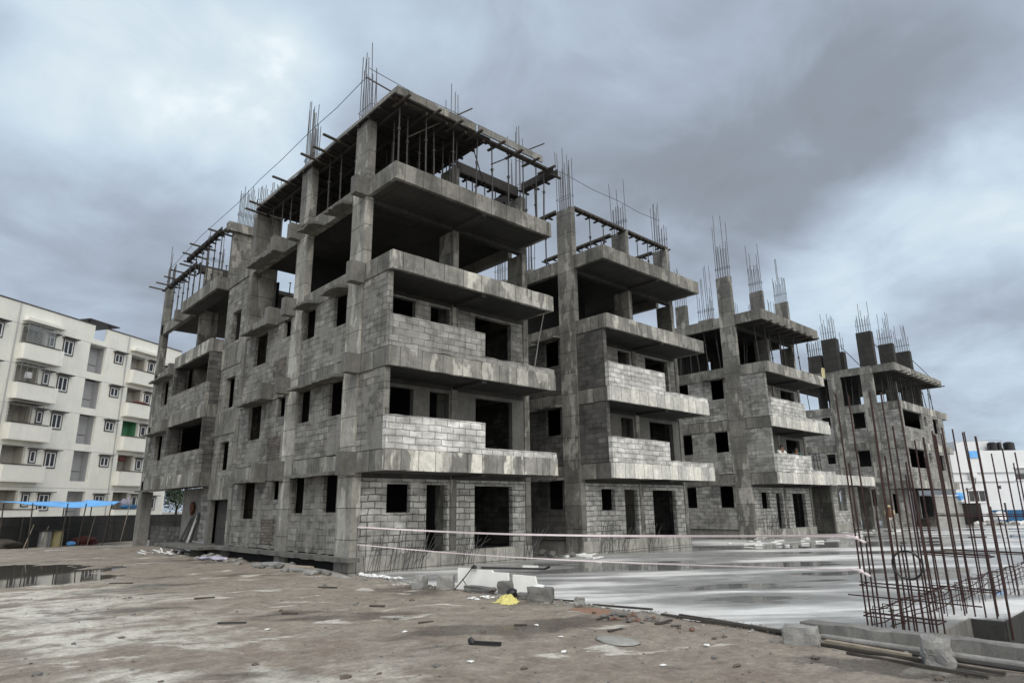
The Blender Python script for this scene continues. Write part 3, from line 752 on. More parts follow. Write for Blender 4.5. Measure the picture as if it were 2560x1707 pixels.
column(p3, X0-.03, X0+.25, YB-.05, YB+.84, ST[4]+.002, 15.1, bars=(1.8, 4.3), r=.018)
column(p3, X0+4.1, X0+4.36, YB-.01, YB+.84, ST[4]+.002, 15.1, bars=(1.6, 3.5), r=.018)
column(p3, X1-.26, X1, YB-.01, YB+.84, ST[4]+.002, 15.1, bars=(1.5, 3.3), r=.018)
k_ = p3.box('column_kicker', 'conc', X0, X0+.3, 19.2, 20.2, ST[4]+.001, ST[4]+.1)
starter_bars(p3, k_, X0, X0+.3, 19.2, 20.2, ST[4]+.1, 1.6, 3.6, ny=4)
column(p3, X0, X0+.28, 21.0, 21.75, ST[4]-.1, 14.0, bars=(1.2, 2.6))
for (xx, yy) in ((37.0, 21), (40.5, 21), (43.3-1.3, 20.5)):
    k_ = p3.box('column_kicker', 'conc', xx, xx+.8, yy, yy+.25, ST[4]-.1, ST[4]+.15)
    starter_bars(p3, k_, xx, xx+.8, yy, yy+.25, ST[4]+.15, 1.6, 2.9, nx=4, ny=2)
for i, xx in enumerate((42.75,)):
    k_ = p3.box('column_kicker', 'conc', X1+.05, X1+.35, 18.9, 19.7, SB[4], ST[4]+.1)
    starter_bars(p3, k_, X1+.05, X1+.35, 18.9, 19.7, ST[4]+.1, 2.0, 3.0, ny=5)

# entrance porch between blocks 3 and 4
BP = thing('entrance_porch', 'low one storey concrete porch with a block window wall, right of the third shell', 'porch', (45.5, 17.9, 0))
pp = Part(BP, (45.5, 17.9, 0))
pp.add('balcony_band', MB().box(41.98, 48.4, YF+.02, YF+.2, 2.92, 3.52), 'bandwhite')
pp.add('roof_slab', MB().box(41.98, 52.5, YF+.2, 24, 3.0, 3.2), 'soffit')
pp.add('balcony_band', MB().box(48.4, 52.5, YF+.9, YF+1.1, 2.9, 3.55), 'bandfront')
pp.add('block_wall', MB().wall('y', YB, .2, 45.4, 48.4, .5, 3.0, [(46.3, 47.75, 1.33, 2.85)]), 'bnew')
pp.add('plinth', MB().box(45.38, 48.42, YB-.03, YB+.23, -.3, .498), 'plinth')
pp.box('column', 'col', 45.1, 45.38, YB-.05, YB+.8, -.3, 3.0)
pp.box('column', 'col', 52.2, 52.5, YB-.05, YB+.8, -.3, 3.0)
pp.add('rear_wall', MB().box(42.3, 56, 21.5, 21.7, -.3, 3.0), 'bdark')
pp.add('upper_wall', MB().box(42.35, 44.9, 19.0, 19.2, 3.5, 6.0), 'bnew')
pp.add('side_wall', MB().box(44.7, 44.9, 19.21, 24, 3.5, 6.0), 'bnew')

# ============ block 4 ============
X0, X1 = 56.4, 69.0
B4 = thing('unfinished_building', 'farthest concrete block shell, dark ribbed shutters standing on its roof slab', 'building', (56.4, 17.9, 0), 0, 'unfinished concrete apartment blocks in a row')
p4 = Part(B4, (56.4, 17.9, 0))
for k in (1, 2, 3, 4):
    p4.add('balcony_band', MB().rbox(X0, X1, YF, YF+.2, SB[k], ST[k]), 'bandfront')
    p4.add('edge_beam', MB().box(X0, X0+.25, YF+.2, 27, SB[k], ST[k]), 'band')
    p4.add('edge_beam', MB().box(X1-.25, X1, YF+.2, 27, SB[k], ST[k]), 'band')
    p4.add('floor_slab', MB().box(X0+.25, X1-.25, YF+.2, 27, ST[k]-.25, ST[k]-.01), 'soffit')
p4.add('block_wall', MB().wall('y', YF+.03, .2, X0+.02, 67.4, ST[1]+.002, SB[2]-.002, [(X0+.3, 61.0, 4.45, 5.9), (61.6, 62.4, 5.0, 5.75), (64.3, 65.9, 4.4, 5.7)]), 'bmid')
p4.add('block_wall', MB().wall('y', YF+.03, .2, X0+.02, 67.4, ST[2]+.002, SB[3]-.002, [(X0+.3, 61.4, 7.6, 8.95), (61.9, 62.6, 8.0, 8.8), (64.3, 65.9, 7.5, 8.8)]), 'bmid')
for lev in range(3):
    ws = [(18.9, 19.85, ST[lev]+1.15, ST[lev]+2.42), (21.6, 22.3, ST[lev]+1.5, ST[lev]+2.3)]
    p4.add('block_wall', MB().wall('x', X0+.03, .2, YF+.24 if lev else YB, 27, ST[lev]+.002, SB[lev+1]-.002, ws), 'bmid')
    p4.add('partition_wall', MB().box(X0+.3, 68.3, 20.5, 20.7, ST[lev], SB[lev+1]+.3), 'inner')
p4.add('block_wall', MB().wall('y', YB, .2, X0+.2, 61, -.3, SB[1], [(57.0, 58.3, 1.0, 2.5)]), 'bmid')
p4.add('block_wall', MB().box(60.2, 60.4, YB+.2, 20, -.3, SB[1]), 'bdark')
p4.box('column', 'col', X0-.04, X0+.26, YB-.05, YB+.86, -.3, ST[4])
p4.box('column', 'col', X0-.04, X0+.26, 20.4, 21.4, -.3, SB[4])
p4.box('column', 'col', 63.2, 63.4, YB-.05, YB+.4, -.3, SB[1])
for xx in (62, 66, 68.7): p4.box('column', 'col', xx, xx+.26, YB-.05, YB+.86, ST[3], SB[4])
p4.add('partition_wall', MB().wall('y', 22.4, .2, 57, 66.5, ST[3], SB[4]+.3, [(58.4, 59.2, 9.9, 11.0), (61.3, 61.8, 9.8, 11.2)]), 'inner')
p4.add('side_wall', MB().box(68.4, 68.6, 17, 27, ST[1], SB[3]), 'inner')
for (a, b, c, d, zt, hb) in ((X0-.05, X0+.5, 20.3, 21.5, 15.45, 2.5), (X0-.05, X0+.5, 17.5, 18.65, 15.5, 2.8), (61.4, 62.0, 17.5, 18.65, 15.3, 3.0), (65.9, 66.5, 17.5, 18.65, 15.3, 2.9), (X0, X0+.5, 21.7, 22.8, 14.2, 1.8), (58.3, 58.9, 20.5, 21.6, 14.6, 1.8)):
    c_ = p4.box('column_shutter', 'pedform', a, b, c, d, ST[4]+.002, zt)
    starter_bars(p4, c_, a+.03, b-.03, c+.04, d-.04, zt, 1.2, hb, r=.02)

# ------------------------------------------------------------------ steel props, shutters, planks
_prop_mesh = {}
def prop(x, y, z0, z1, label, group, lean=(0, 0)):
    key = round(z1-z0, 1); h = z1-z0
    if key not in _prop_mesh:
        mb = MB(); hh = key
        mb.box(-.06, .06, -.06, .06, 0, .012).tube((0, 0, .01), (0, 0, hh*.58), .032, 7).tube((0, 0, hh*.56), (0, 0, hh*.60), .05, 8)
        mb.tube((0, 0, hh*.58), (0, 0, hh-.01), .024, 7).box(-.07, .07, -.05, .05, hh-.012, hh).tube((-.09, 0, hh*.585), (.09, 0, hh*.585), .01, 5)
        o = mb.build('steel_prop', M['steel']); _prop_mesh[key] = o.data
    else:
        o = bpy.data.objects.new('steel_prop', _prop_mesh[key]); COL.objects.link(o)
    o.location = (x, y, z0); o.rotation_euler = (lean[0], lean[1], random.uniform(0, 3))
    tag(o, label, 'prop', group); return o
G1 = ('slim dark steel prop holding up the roof shutters of the nearest shell', 'props on the top floor of the nearest shell')
rnd = random.Random(3)
for x in (10.25, 11.35, 12.5, 13.55, 14.35, 15.15, 15.95, 16.65, 17.05):
    prop(x, 16.42, ST[4]-.005, 15.0, *G1, lean=(rnd.gauss(0, .012), rnd.gauss(0, .012)))
for y in (19.1, 20.2, 21.3, 23.6, 24.6, 25.6, 26.6):
    for x in (10.2, 11.4, 12.6): prop(x+rnd.uniform(-.1, .1), y+rnd.uniform(-.15, .15), ST[4]-.005, 14.98, *G1, lean=(rnd.gauss(0, .02), rnd.gauss(0, .02)))
for x in (14.2, 14.55, 14.95, 15.5, 16.1, 16.7): prop(x, 18.25, ST[4]-.005, 14.5, *G1, lean=(rnd.gauss(0, .02), rnd.gauss(0, .02)))
for y in (16.9, 17.5, 19.4, 20.2, 21.1): prop(17.4 if y > 18 else 17.12, y, ST[4]-.005, 14.45, *G1, lean=(rnd.gauss(0, .02), rnd.gauss(0, .02)))
for x, y in ((10.6, 17.3), (11.6, 17.2), (12.7, 17.3)): prop(x, y, ST[4]-.005, 14.98, *G1)
for y in (31.2, 32.1, 33.0, 34.0, 35.0, 35.9): prop(9.62, y, ST[4]-.005, 14.98, *G1)
for y in (36.9, 37.8, 38.7, 39.6, 40.6): prop(10.13, y, ST[4]-.005, 14.98, *G1)
for x in (11.0, 11.7, 12.4): 
    for y in (32.5, 34.5, 37.5): prop(x, y, ST[4]-.005, 14.6, *G1, lean=(rnd.gauss(0, .03), rnd.gauss(0, .03)))
for x, y in ((10.9, 16.9), (11.9, 16.7), (12.9, 16.8), (13.2, 17.6), (11.2, 18.4), (12.2, 18.7), (13.3, 18.9), (13.4, 20.0), (13.5, 21.5)): prop(x, y, ST[4]-.005, 14.96, *G1, lean=(rnd.gauss(0, .03), rnd.gauss(0, .03)))
G1b = ('slim dark prop in the open third floor of the nearest shell', 'props behind the open third floor bay')
for i in range(5): prop(12.2+.55*i, 28.9+.2*(i % 2), ST[3]-.005, 12.4, *G1b, lean=(rnd.gauss(0, .05), rnd.gauss(0, .05)))
G2 = ('slim steel prop under the thin shutter beams on the second shell', 'props on the top floor of the second shell')
for x in (21.9, 22.9, 25.6, 26.5): prop(x, 18.1, ST[4]-.005, 15.0, *G2)
for y in (19.6, 20.6, 21.6): prop(20.45, y, ST[4]-.005, 15.0, *G2)
for y in (19.5, 20.8): prop(24.45, y, ST[4]-.005, 15.0, *G2); prop(28.0, y, ST[4]-.005, 15.0, *G2)
G3 = ('slim steel prop under the top slab of the third shell', 'props in the third floor of the third shell')
for i in range(9): prop(35.2+.86*i, 16.75+rnd.uniform(-.1, .25), ST[3]-.45, SB[4]-.12, *G3, lean=(rnd.gauss(0, .04), rnd.gauss(0, .04)))
for i in range(8): prop(35.0+.9*i, 18.9+rnd.uniform(-.2, .2), ST[3]-.01, SB[4]+.35, *G3, lean=(rnd.gauss(0, .04), rnd.gauss(0, .04)))
for y in (19.2, 19.9, 20.6, 21.2, 21.8, 22.1): prop(34.55+rnd.uniform(0, .3), y, ST[3]-.01, SB[4]+.3, *G3, lean=(rnd.gauss(0, .04), rnd.gauss(0, .04)))
G4 = ('slim steel prop under the top slab of the farthest shell', 'props in the third floor of the farthest shell')
for i in range(13): prop(57.2+.95*i, 16.9+rnd.uniform(-.3, .3), ST[3]-.01, SB[4]+.3, *G4, lean=(rnd.gauss(0, .05), rnd.gauss(0, .05)))
for y in (16.9, 17.5, 19.3, 19.8, 20.1, 21.9, 22.6, 23.4): prop(56.7+rnd.uniform(0, .5), y, ST[3]-.01, SB[4]+.3, *G4, lean=(rnd.gauss(0, .04), rnd.gauss(0, .04)))

def single(name, label, cat, mb, mat, group=None, **kw):
    return tag(mb.build(name, M[mat], **kw), label, cat, group)
# roof deck shutters of block 1
mb = MB().box(9.86, 14.0, 16.12, 27.66, 15.035, 15.07)
for i in range(16): mb.box(9.82+.03*(i % 2), 14.05, 16.35+.72*i, 16.43+.72*i, 14.96, 15.031)
for i in range(5): mb.box(10.3+.85*i, 10.38+.85*i, 16.2, 27.6, 14.86, 14.956)
single('formwork_deck', 'dark boarded roof shuttering over the left half of the nearest top floor', 'formwork', mb, 'ply')
mb = MB().box(13.42, 16.72, 16.08, 16.14, 15.1, 15.38)
single('formwork_board', 'grey upright shutter board along the right half of the nearest roof edge', 'formwork', mb, 'formpale')
single('edge_board', 'thin grey edge board along the flank side of the nearest roof', 'board', MB().rbox(9.84, 9.87, 16.1, 27.6, 15.075, 15.2, .5, .02), 'formpale')
single('formwork_plank', 'long dark plank under the grey upright board at the nearest roof edge', 'plank', MB().obeam((13.0, 16.3, 15.04), (17.15, 16.3, 15.04), .22, .07), 'wood')
single('formwork_plank', 'long dark plank under the cast roof slab over the nearest top balcony', 'plank', MB().obeam((9.95, 16.35, 15.035), (13.2, 16.35, 15.035), .2, .08), 'wood')
def beambox(name, label, p, q, w=.3, h=.42, mat='ply'):
    mb = MB(); p = Vector(p); q = Vector(q); d = (q-p).normalized(); sd = d.cross(Vector((0, 0, 1)))
    mb.obeam(p, q, w, .05)
    for s_ in (-1, 1): mb.obeam(p+sd*s_*w/2+Vector((0, 0, h/2)), q+sd*s_*w/2+Vector((0, 0, h/2)), .04, h)
    n = int((q-p).length/.55)
    for i in range(n+1):
        c = p+(q-p)*(i/max(n, 1)); mb.obeam(c-sd*(w/2+.16)-Vector((0, 0, .06)), c+sd*(w/2+.16)-Vector((0, 0, .06)), .09, .06)
    return single(name, label, 'formwork', mb, mat)
beambox('formwork_beam', 'dark beam mould between the middle and right columns of the nearest roof', (14.0, 18.3, 14.6), (17.3, 18.3, 14.6))
beambox('formwork_beam', 'dark beam mould running back from the right column of the nearest roof', (17.4, 18.85, 14.6), (17.4, 22.2, 14.6))
beambox('formwork_beam', 'dark beam mould jutting forward from the right column of the nearest roof', (17.36, 16.0, 14.75), (17.36, 17.85, 14.75), .26, .3)
beambox('formwork_beam', 'dark beam mould on props above the projecting balcony of the nearest shell', (9.56, 30.85, 15.05), (9.56, 36.2, 15.05), .18, .16)
beambox('formwork_beam', 'dark beam mould on props at the far left roof corner of the nearest shell', (10.12, 36.3, 15.02), (10.12, 42.2, 15.02), .2, .16)
beambox('formwork_beam', 'dark cross beam mould behind the far left props of the nearest shell', (10.2, 36.4, 14.62), (12.6, 36.4, 14.62), .3, .4)
beambox('formwork_beam', 'thin shutter beam from left to middle column on the second shell', (20.65, 18.05, 15.08), (24.3, 18.05, 15.08), .22, .10, 'wood')
beambox('formwork_beam', 'thin shutter beam from middle to right column on the second shell', (24.65, 18.05, 15.08), (28.1, 18.05, 15.08), .22, .10, 'wood')
beambox('formwork_beam', 'thin shutter beam running back from the left column on the second shell', (20.45, 18.8, 15.08), (20.45, 22.3, 15.08), .22, .10, 'wood')
beambox('formwork_beam', 'thin shutter beam running back from the middle column on the second shell', (24.45, 18.8, 15.08), (24.45, 23.5, 15.08), .22, .10, 'wood')
beambox('formwork_beam', 'thin shutter beam running back from the right column on the second shell', (28.0, 18.8, 15.08), (28.0, 22.6, 15.08), .22, .10, 'wood')
# planks sticking out of the roof edge
GP = ('short dark plank end poking out of the nearest flank roof edge', 'plank ends along the nearest roof edge')
for y, l, z in ((19.9, .75, 15.0), (20.9, .65, 15.0), (21.6, .8, 14.95), (24.1, .85, 15.0), (26.9, .7, 15.0), (27.6, .6, 14.95), (31.1, .6, 15.0), (33.5, .7, 14.98), (35.0, .6, 14.98), (36.7, .7, 14.95), (38.0, .8, 14.95), (39.4, .75, 14.95), (40.8, .8, 14.95), (41.9, .9, 14.95)):
    xx = 9.5 if 30.8 < y < 36.2 else 9.95
    tag(MB().obeam((xx-l, y-.05, z), (xx+.6, y+.05, z-.02), .1, .06).build('formwork_plank', M['wood']), GP[0], 'plank', GP[1])
GQ = ('short dark plank end poking out under the nearest front roof edge', 'plank ends along the nearest front roof edge')
for x in (10.2, 11.45, 12.4, 13.3, 14.4, 15.3, 16.2, 17.1):
    tag(MB().obeam((x+.03, 15.78, 14.98), (x-.03, 16.7, 14.97), .1, .06).build('formwork_plank', M['wood']), GQ[0], 'plank', GQ[1])
GR = ('short plank end under the top slab edge of the third shell', 'plank ends under the third shell top slab')
for i in range(8):
    x = 35.0+.9*i; tag(MB().obeam((x, 15.85, SB[4]-.08), (x, 16.9, SB[4]-.08), .1, .07).build('formwork_plank', M['wood']), GR[0], 'plank', GR[1])
single('formwork_deck', 'dark shutter boards under the top balcony slab of the third shell', 'formwork', MB().box(34.5, 41.9, 16.2, 17.8, SB[4]-.035, SB[4]-.008), 'ply')
GS = ('short plank end under the top slab edge of the farthest shell', 'plank ends under the farthest shell top slab')
for i in range(10):
    x = 57.2+1.2*i; tag(MB().obeam((x, 15.7, SB[4]-.06), (x, 16.9, SB[4]-.06), .12, .08).build('formwork_plank', M['wood']), GS[0], 'plank', GS[1])
# loose poles
def pole(name, label, cat, p, q, r, mat, n=6): return single(name, label, cat, MB().tube(p, q, r, n), mat)
pole('long_pole', 'thin pole crossing the nearest roof slab edge at a slant, left half', 'pole', (10.9, 16.9, 14.2), (12.95, 15.9, 15.75), .025, 'wood')
pole('long_pole', 'thin pole crossing the grey shutter board at a slant, right half of the nearest roof', 'pole', (14.7, 16.9, 14.6), (16.55, 15.8, 15.75), .025, 'wood')
pole('long_pole', 'thin brace slanting down from the notch in the nearest roof edge', 'pole', (13.4, 16.6, 15.1), (15.2, 18.0, 14.6), .02, 'wood')
pole('long_pole', 'bent bar leaning from the corner starter bars to the nearest roof slab', 'bar', (10.0, 18.3, 16.9), (10.2, 16.6, 15.4), .03, 'wood')
single('bamboo_pole', 'pale bamboo pole leaning between second and third floor right end of the nearest shell', 'pole', MB().tube((17.08, 17.2, 6.75), (17.2, 17.05, 7.9), .022, 7).tube((17.2, 17.05, 7.9), (17.4, 16.9, 9.1), .02, 7), 'stonel')
single('guide_string', 'thin string sagging along the flank roof from bar cluster to bar cluster', 'string', MB().path([(10, 18.3, 16.95), (10, 20.5, 16.8), (10, 22.7, 16.85), (10, 25.4, 16.75), (10, 28, 16.75), (10.1, 31, 16.7), (10, 36, 16.6), (10.1, 41.7, 16.4)], .012, 4), 'wire')
single('guide_string', 'thin string sagging along the nearest front roof edge', 'string', MB().path([(10, 18.2, 17.25), (12, 18.2, 17.12), (13.9, 18.2, 17.18), (15.5, 18.2, 17.1), (17.3, 18.2, 17.18)], .012, 4), 'wire')
single('guide_string', 'thin string sagging between the bar clusters of the second shell', 'string', MB().path([(17.4, 18.3, 16.4), (20.4, 18.3, 16.9), (22.5, 18.3, 16.78), (24.5, 18.3, 16.85), (26.3, 18.3, 16.75), (28.1, 18.3, 16.85)], .012, 4), 'wire')
GT = ('steel pipe brace leaning on the dark roof shutters of the farthest shell', 'braces beside the farthest column shutters')
for a in ((57.0, 19.6), (57.2, 17.2), (62.6, 17.2), (67.0, 17.2)):
    tag(MB().tube((a[0]-.2, a[1]+.5, 14.7), (a[0]+1.0, a[1]-.7, 12.66), .03, 5).build('pipe_brace', M['steel']), GT[0], 'brace', GT[1])
# ladder/stand on block 3 balcony, yellow sheet
mb = MB()
for x in (39.5, 39.95, 40.5, 40.9): mb.tube((x, 16.55, 3.69), (x+(.08 if x < 40.2 else -.05), 16.6, 4.75), .025, 5)
for z in (3.95, 4.35, 4.72): mb.tube((39.5, 16.57, z), (40.95, 16.57, z+.02), .022, 5)
single('step_stand', 'dark metal step stand on the balcony of the third shell beside the block wall', 'stand', mb, 'steel')
mb = MB()
for i in range(5):
    for j in range(4): mb.v.append((42.3+.12*i*(1-.15*j), 16.3+.06*math.sin(i*2.1+j), 9.62+.22*j))
for i in range(4):
    for j in range(3): a = i*4+j; mb.f.append((a, a+4, a+5, a+1))
o = single('hanging_sheet', 'pale yellow sheet hung at the right end of the third shell top floor', 'sheet', mb, 'palesheet')
o.modifiers.new('s', 'SOLIDIFY').thickness = .015

# ------------------------------------------------------------------ dowel bars in front of the ground walls
def dowels(name, label, x0, x1, n, y=17.72, h=(.6, 1.25), lean=.35):
    mb = MB(); rd = random.Random(int(x0*10))
    for i in range(n):
        x = x0+(x1-x0)*(i+rd.random()*.6)/n; hh = rd.uniform(*h); l = rd.uniform(.1, lean)*(1 if rd.random() < .85 else -.5)
        mb.tube((x, y+rd.uniform(-.08, .05), -.1), (x+l, y+rd.uniform(-.12, .08), hh), .009, 4)
        if rd.random() < .35: mb.tube((x+.05, y-.1, .05+rd.random()*.3), (x+.5+rd.random()*.6, y-.1, .7+rd.random()*.5), .008, 4)
    return single(name, label, 'bars', mb, 'rebar')
dowels('dowel_bars', 'leaning thin steel bars against the blocks left of the nearest ground door', 10.4, 12.6, 22)
dowels('dowel_bars', 'thin steel bars against the pier between the two nearest ground doors', 13.7, 14.6, 10)
dowels('dowel_bars', 'thin steel bars at the right corner of the nearest shell', 16.8, 17.5, 8)
dowels('dowel_bars', 'leaning thin steel bars against the blocks left of the second shell door', 21.0, 23.0, 16)
dowels('dowel_bars', 'thin steel bars against the pier between the second shell doors', 24.3, 25.2, 8)
dowels('dowel_bars', 'leaning thin steel bars against the blocks left of the third shell door', 35.0, 37.2, 16)
for x, l in ((10.12, 'upright steel rod at the nearest shell corner where the tape is tied'), (10.42, 'upright steel rod just right of the tape rod at the nearest shell')):
    single('steel_rod', l, 'rod', MB().tube((x, 17.72, -.05), (x+.01, 17.74, 1.62 if x < 10.3 else 1.68), .012, 5), 'rebar')

# ------------------------------------------------------------------ barrier tape
def tape(label, pts, w=.075):
    mb = MB()
    P = []
    for (a, b) in zip(pts, pts[1:]):
        for i in range(14):
            t = i/14; P.append(Vector(a).lerp(Vector(b), t))
    P.append(Vector(pts[-1]))
    n = len(P)
    for i, p in enumerate(P):
        t = i/(n-1); sag = -.10*math.sin(PI*t); tw = .5*math.sin(i*.9)+.3*math.sin(i*.37)
        q = p+Vector((0, 0, sag)); up_ = Vector((math.sin(tw)*.8, 0, math.cos(tw)))*w/2
        mb.v += [tuple(q-up_), tuple(q+up_)]
    for i in range(n-1): mb.f.append((2*i, 2*i+2, 2*i+3, 2*i+1))
    o = single('barrier_tape', label, 'tape', mb, 'tape'); o.modifiers.new('s', 'SOLIDIFY').thickness = .006
tape('upper pink and white barrier tape stretched from shell corner to rusty bars', [(10.13, 17.76, 1.30), (10.7, 3.95, 1.33)], .040)
tape('lower pink and white barrier tape stretched from shell corner to rusty bars', [(10.14, 17.76, .80), (10.7, 3.95, .84)], .024)
for z, l in ((1.3, 'torn pink tape end knotted on the rusty bars, upper'), (.83, 'torn pink tape end knotted on the rusty bars, lower')):
    mb = MB(); mb.rock((10.66, 3.93, z), (.045, .05, .04), 3); mb.obeam((10.66, 3.93, z), (10.6, 3.80, z-.06), .05, .02); mb.obeam((10.66, 3.93, z), (10.62, 4.06, z+.04), .04, .015)
    single('tape_knot', l, 'tape', mb, 'tape')

# ------------------------------------------------------------------ rusty rebar cages in the foreground
def cage(label, base, bars, hoops, r=.0145, rowx=(0, .3)):
    t = thing('rebar_cage', label, 'rebar cage', base, 0, 'rusty rebar cages at the podium pit'); pt = Part(t, base)
    for (x, y, zt, lx, ly, *rr) in bars:
        q = rr[0] if rr else r; z0 = base[2]
        mb = MB().tube((x, y, z0-.3), (x+lx*.4, y+ly*.4, z0+(zt-z0)*.5), q, 7); mb.tube((x+lx*.4, y+ly*.4, z0+(zt-z0)*.5), (x+lx, y+ly, zt), q, 7)
        pt.add('rebar', mb, 'rust')
    for (x0, x1, y0, y1, z) in hoops:
        mb = MB().path([(x0, y0, z), (x0, y1, z+.015), (x1, y1, z+.02), (x1, y0, z), (x0, y0, z)], .010, 5)
        mb.path([(x0+.01, y0-.02, z+.045), (x0+.012, y1, z+.06)], .009, 5)
        pt.add('stirrup', mb, 'rust')
    return t
rc = random.Random(11)
bars = []
for y, zt in ((3.94, 3.48), (3.88, 2.40), (3.75, 3.43), (3.60, 2.0), (3.48, 3.45), (3.40, 2.48), (3.30, 3.42), (3.20, 2.9), (3.10, 2.37), (3.05, 3.31)):
    bars.append((10.66+rc.uniform(-.01, .01), y, zt, rc.gauss(0, .03), rc.gauss(0, .02), .0125))
for y, zt in ((3.92, 1.3), (3.70, 1.6), (3.56, 3.35), (3.42, 1.2), (3.22, 2.2), (3.05, 2.7)):
    bars.append((10.95+rc.uniform(-.01, .01), y, zt, rc.gauss(0, .03), rc.gauss(0, .02), .0115))
cage('tall rusty rebar cage with a hanging wire ring, nearest the tape end', (10.8, 3.5, -.08), bars,
     [(10.63, 10.98, 3.02, 3.97, .62), (10.63, 10.98, 3.02, 3.97, .20)])
mb = MB(); n = 28
ring = [(10.60-.012*math.sin(i*.8), 3.28+.19*math.cos(2*PI*i/n), .95+.19*math.sin(2*PI*i/n)) for i in range(n+1)]
mb.path(ring, .0135, 6)
mb.path([(10.61, 3.28+.19*math.cos(a), .95+.20*math.sin(a)) for a in (-.9, -.5, -.1, .3, .6)], .013, 6)
single('wire_ring', 'round coil of dark wire hung on the tall rebar cage', 'wire ring', mb, 'black')
bars = []
for i in range(7):
    y = 2.97+.15*i
    bars.append((13.5+rc.uniform(-.02, .02), y, rc.choice([3.05, 1.6, 3.1, 2.1, 2.9, 1.9]), rc.gauss(0, .03), rc.gauss(0, .025), .0125))
    if i % 3 == 0: bars.append((13.8, y+.04, rc.choice([3.0, 1.8, 2.5]), rc.gauss(0, .03), rc.gauss(0, .03), .012))
for q in ((13.5, 2.80, 2.9), (13.75, 2.85, 2.9), (14.0, 2.90, 2.85)): bars.append((q[0], q[1], q[2], 0, 0, .017))
cage('dense rusty rebar cage on the concrete pit edge, middle of three', (13.6, 3.3, -.05), bars, [(13.47, 13.84, 2.92, 3.9, .9), (13.47, 13.84, 2.92, 3.9, .35)])
bars = []
for i in range(9):
    y = 2.9+.2*i
    bars.append((17.0+rc.uniform(-.02, .02), y, rc.choice([2.9, 1.7, 2.1, 2.8, 3.3]), rc.gauss(0, .04), rc.gauss(0, .03), .014))
    if i % 2: bars.append((17.35, y-.08, rc.choice([2.0, 2.6, 1.5]), rc.gauss(0, .04), rc.gauss(0, .03), .0135))
for q in ((17.0, 4.52, 3.25), (17.25, 4.58, 3.1)): bars.append((q[0], q[1], q[2], 0, 0, .022))
cage('loose rusty rebar cage farther along the pit, right of the dense one', (17.1, 3.6, -.05), bars, [(16.97, 17.4, 2.88, 4.55, .75), (16.97, 17.4, 2.88, 4.55, 1.5)])
# low reinforcement strip along the podium edge
mb = MB(); n = 60
for (dy, dz) in ((0, .30), (.22, .30), (0, .12), (.22, .12), (.1, .36)):
    pts = [(10.62+.2*i, 3.62+dy+.02*math.sin(i*1.3+dy*9), dz+.02*math.sin(i*.7+dz*30)) for i in range(n)]
    mb.path(pts, .009, 4)
for i in range(28):
    x = 10.7+.42*i; e = rc.uniform(-.03, .03)
    mb.path([(x, 3.60, -.05), (x+e, 3.6, .33), (x+e, 3.86, .34), (x, 3.86, -.05)], .007, 4)
single('reinforcement_strip', 'low rusty mesh of bars running along the podium behind the cages', 'reinforcement', mb, 'rust')
single('loose_bar', 'single thin bar pushed sideways through the tall rebar cage', 'bar', MB().tube((10.7, 4.18, .48), (10.72, 2.5, .46), .010, 5), 'rust')
single('column_stub', 'low concrete stub carrying the tall rebar cage beside the kerb beam', 'stub', MB().box(10.55, 11.05, 3.02, 3.30, -3.2, -.055), 'conc')
# pit furniture: second opening and post inside the pit
single('pit_post', 'grey concrete post standing in the dark pit', 'post', MB().box(15.2, 15.5, 1.6, 1.9, -3.2, -.1), 'conc')
single('kerb_beam', 'long pale concrete kerb beam lying at the podium corner', 'kerb', MB().rbox(9.80, 10.14, -7, 4.55, -.12, .165, .18, .03), 'conc')
single('fallen_board', 'rough plank hooked on the pit edge under the bars', 'plank', MB().obeam((10.55, 3.25, -.12), (12.2, 3.0, -.2), .3, .04), 'woodpale')
single('scaffold_pipe', 'long grey pipe lying along the foot of the kerb beam', 'pipe', MB().tube((9.55, 4.15, .05), (9.31, .2, .05), .038, 10), 'pipegrey', smooth=False)
single('scaffold_pipe', 'thin dark pipe lying beyond the stone, lowest at the kerb', 'pipe', MB().tube((9.3, 3.0, .03), (9.12, -.3, .03), .02, 7), 'steel')
single('loose_plank', 'weathered pale plank in front of the kerb pipe', 'plank', MB().obeam((9.33, 4.0, .035), (9.14, 2.95, .035), .09, .05), 'woodpale')
single('loose_plank', 'dark splintered plank under the pale plank by the kerb', 'plank', MB().obeam((9.22, 4.3, .02), (9.0, 2.0, .02), .06, .03), 'wood')
single('loose_plank', 'second dark plank half sunk in mud near the kerb', 'plank', MB().obeam((8.95, 3.6, .01), (8.75, 2.1, .01), .05, .03), 'wood')
def stone(label, c, r, seed, mat='stone', rot=0.3, cat='block', rough=.10):
    bm = bmesh.new(); bmesh.ops.create_cube(bm, size=1)
    bmesh.ops.subdivide_edges(bm, edges=bm.edges, cuts=5, use_grid_fill=True)
    mb = MB(); cr, sr = math.cos(rot), math.sin(rot)
    for v in bm.verts:
        p = v.co.copy()
        k_ = max(abs(p.x), abs(p.y), abs(p.z)); q = p*(1-.10*(p.length/.87)**3)
        q += Vector((mnoise.noise(p*2.2+Vector((seed, 0, 0))), mnoise.noise(p*2.2+Vector((0, seed, 5))), mnoise.noise(p*2.2+Vector((3, 0, seed)))))*rough + Vector((mnoise.noise(p*6+Vector((seed, 1, 0))), mnoise.noise(p*6+Vector((0, seed, 7))), mnoise.noise(p*6+Vector((4, 0, seed)))))*rough*.35
        x, y, z = q.x*r[0]*2, q.y*r[1]*2, q.z*r[2]*2
        mb.v.append((c[0]+x*cr-y*sr, c[1]+x*sr+y*cr, c[2]+z))
    for f in bm.faces: mb.f.append(tuple(v.index for v in f.verts))
    bm.free()
    return single('concrete_block' if cat == 'block' else 'stone', label, cat, mb, mat)
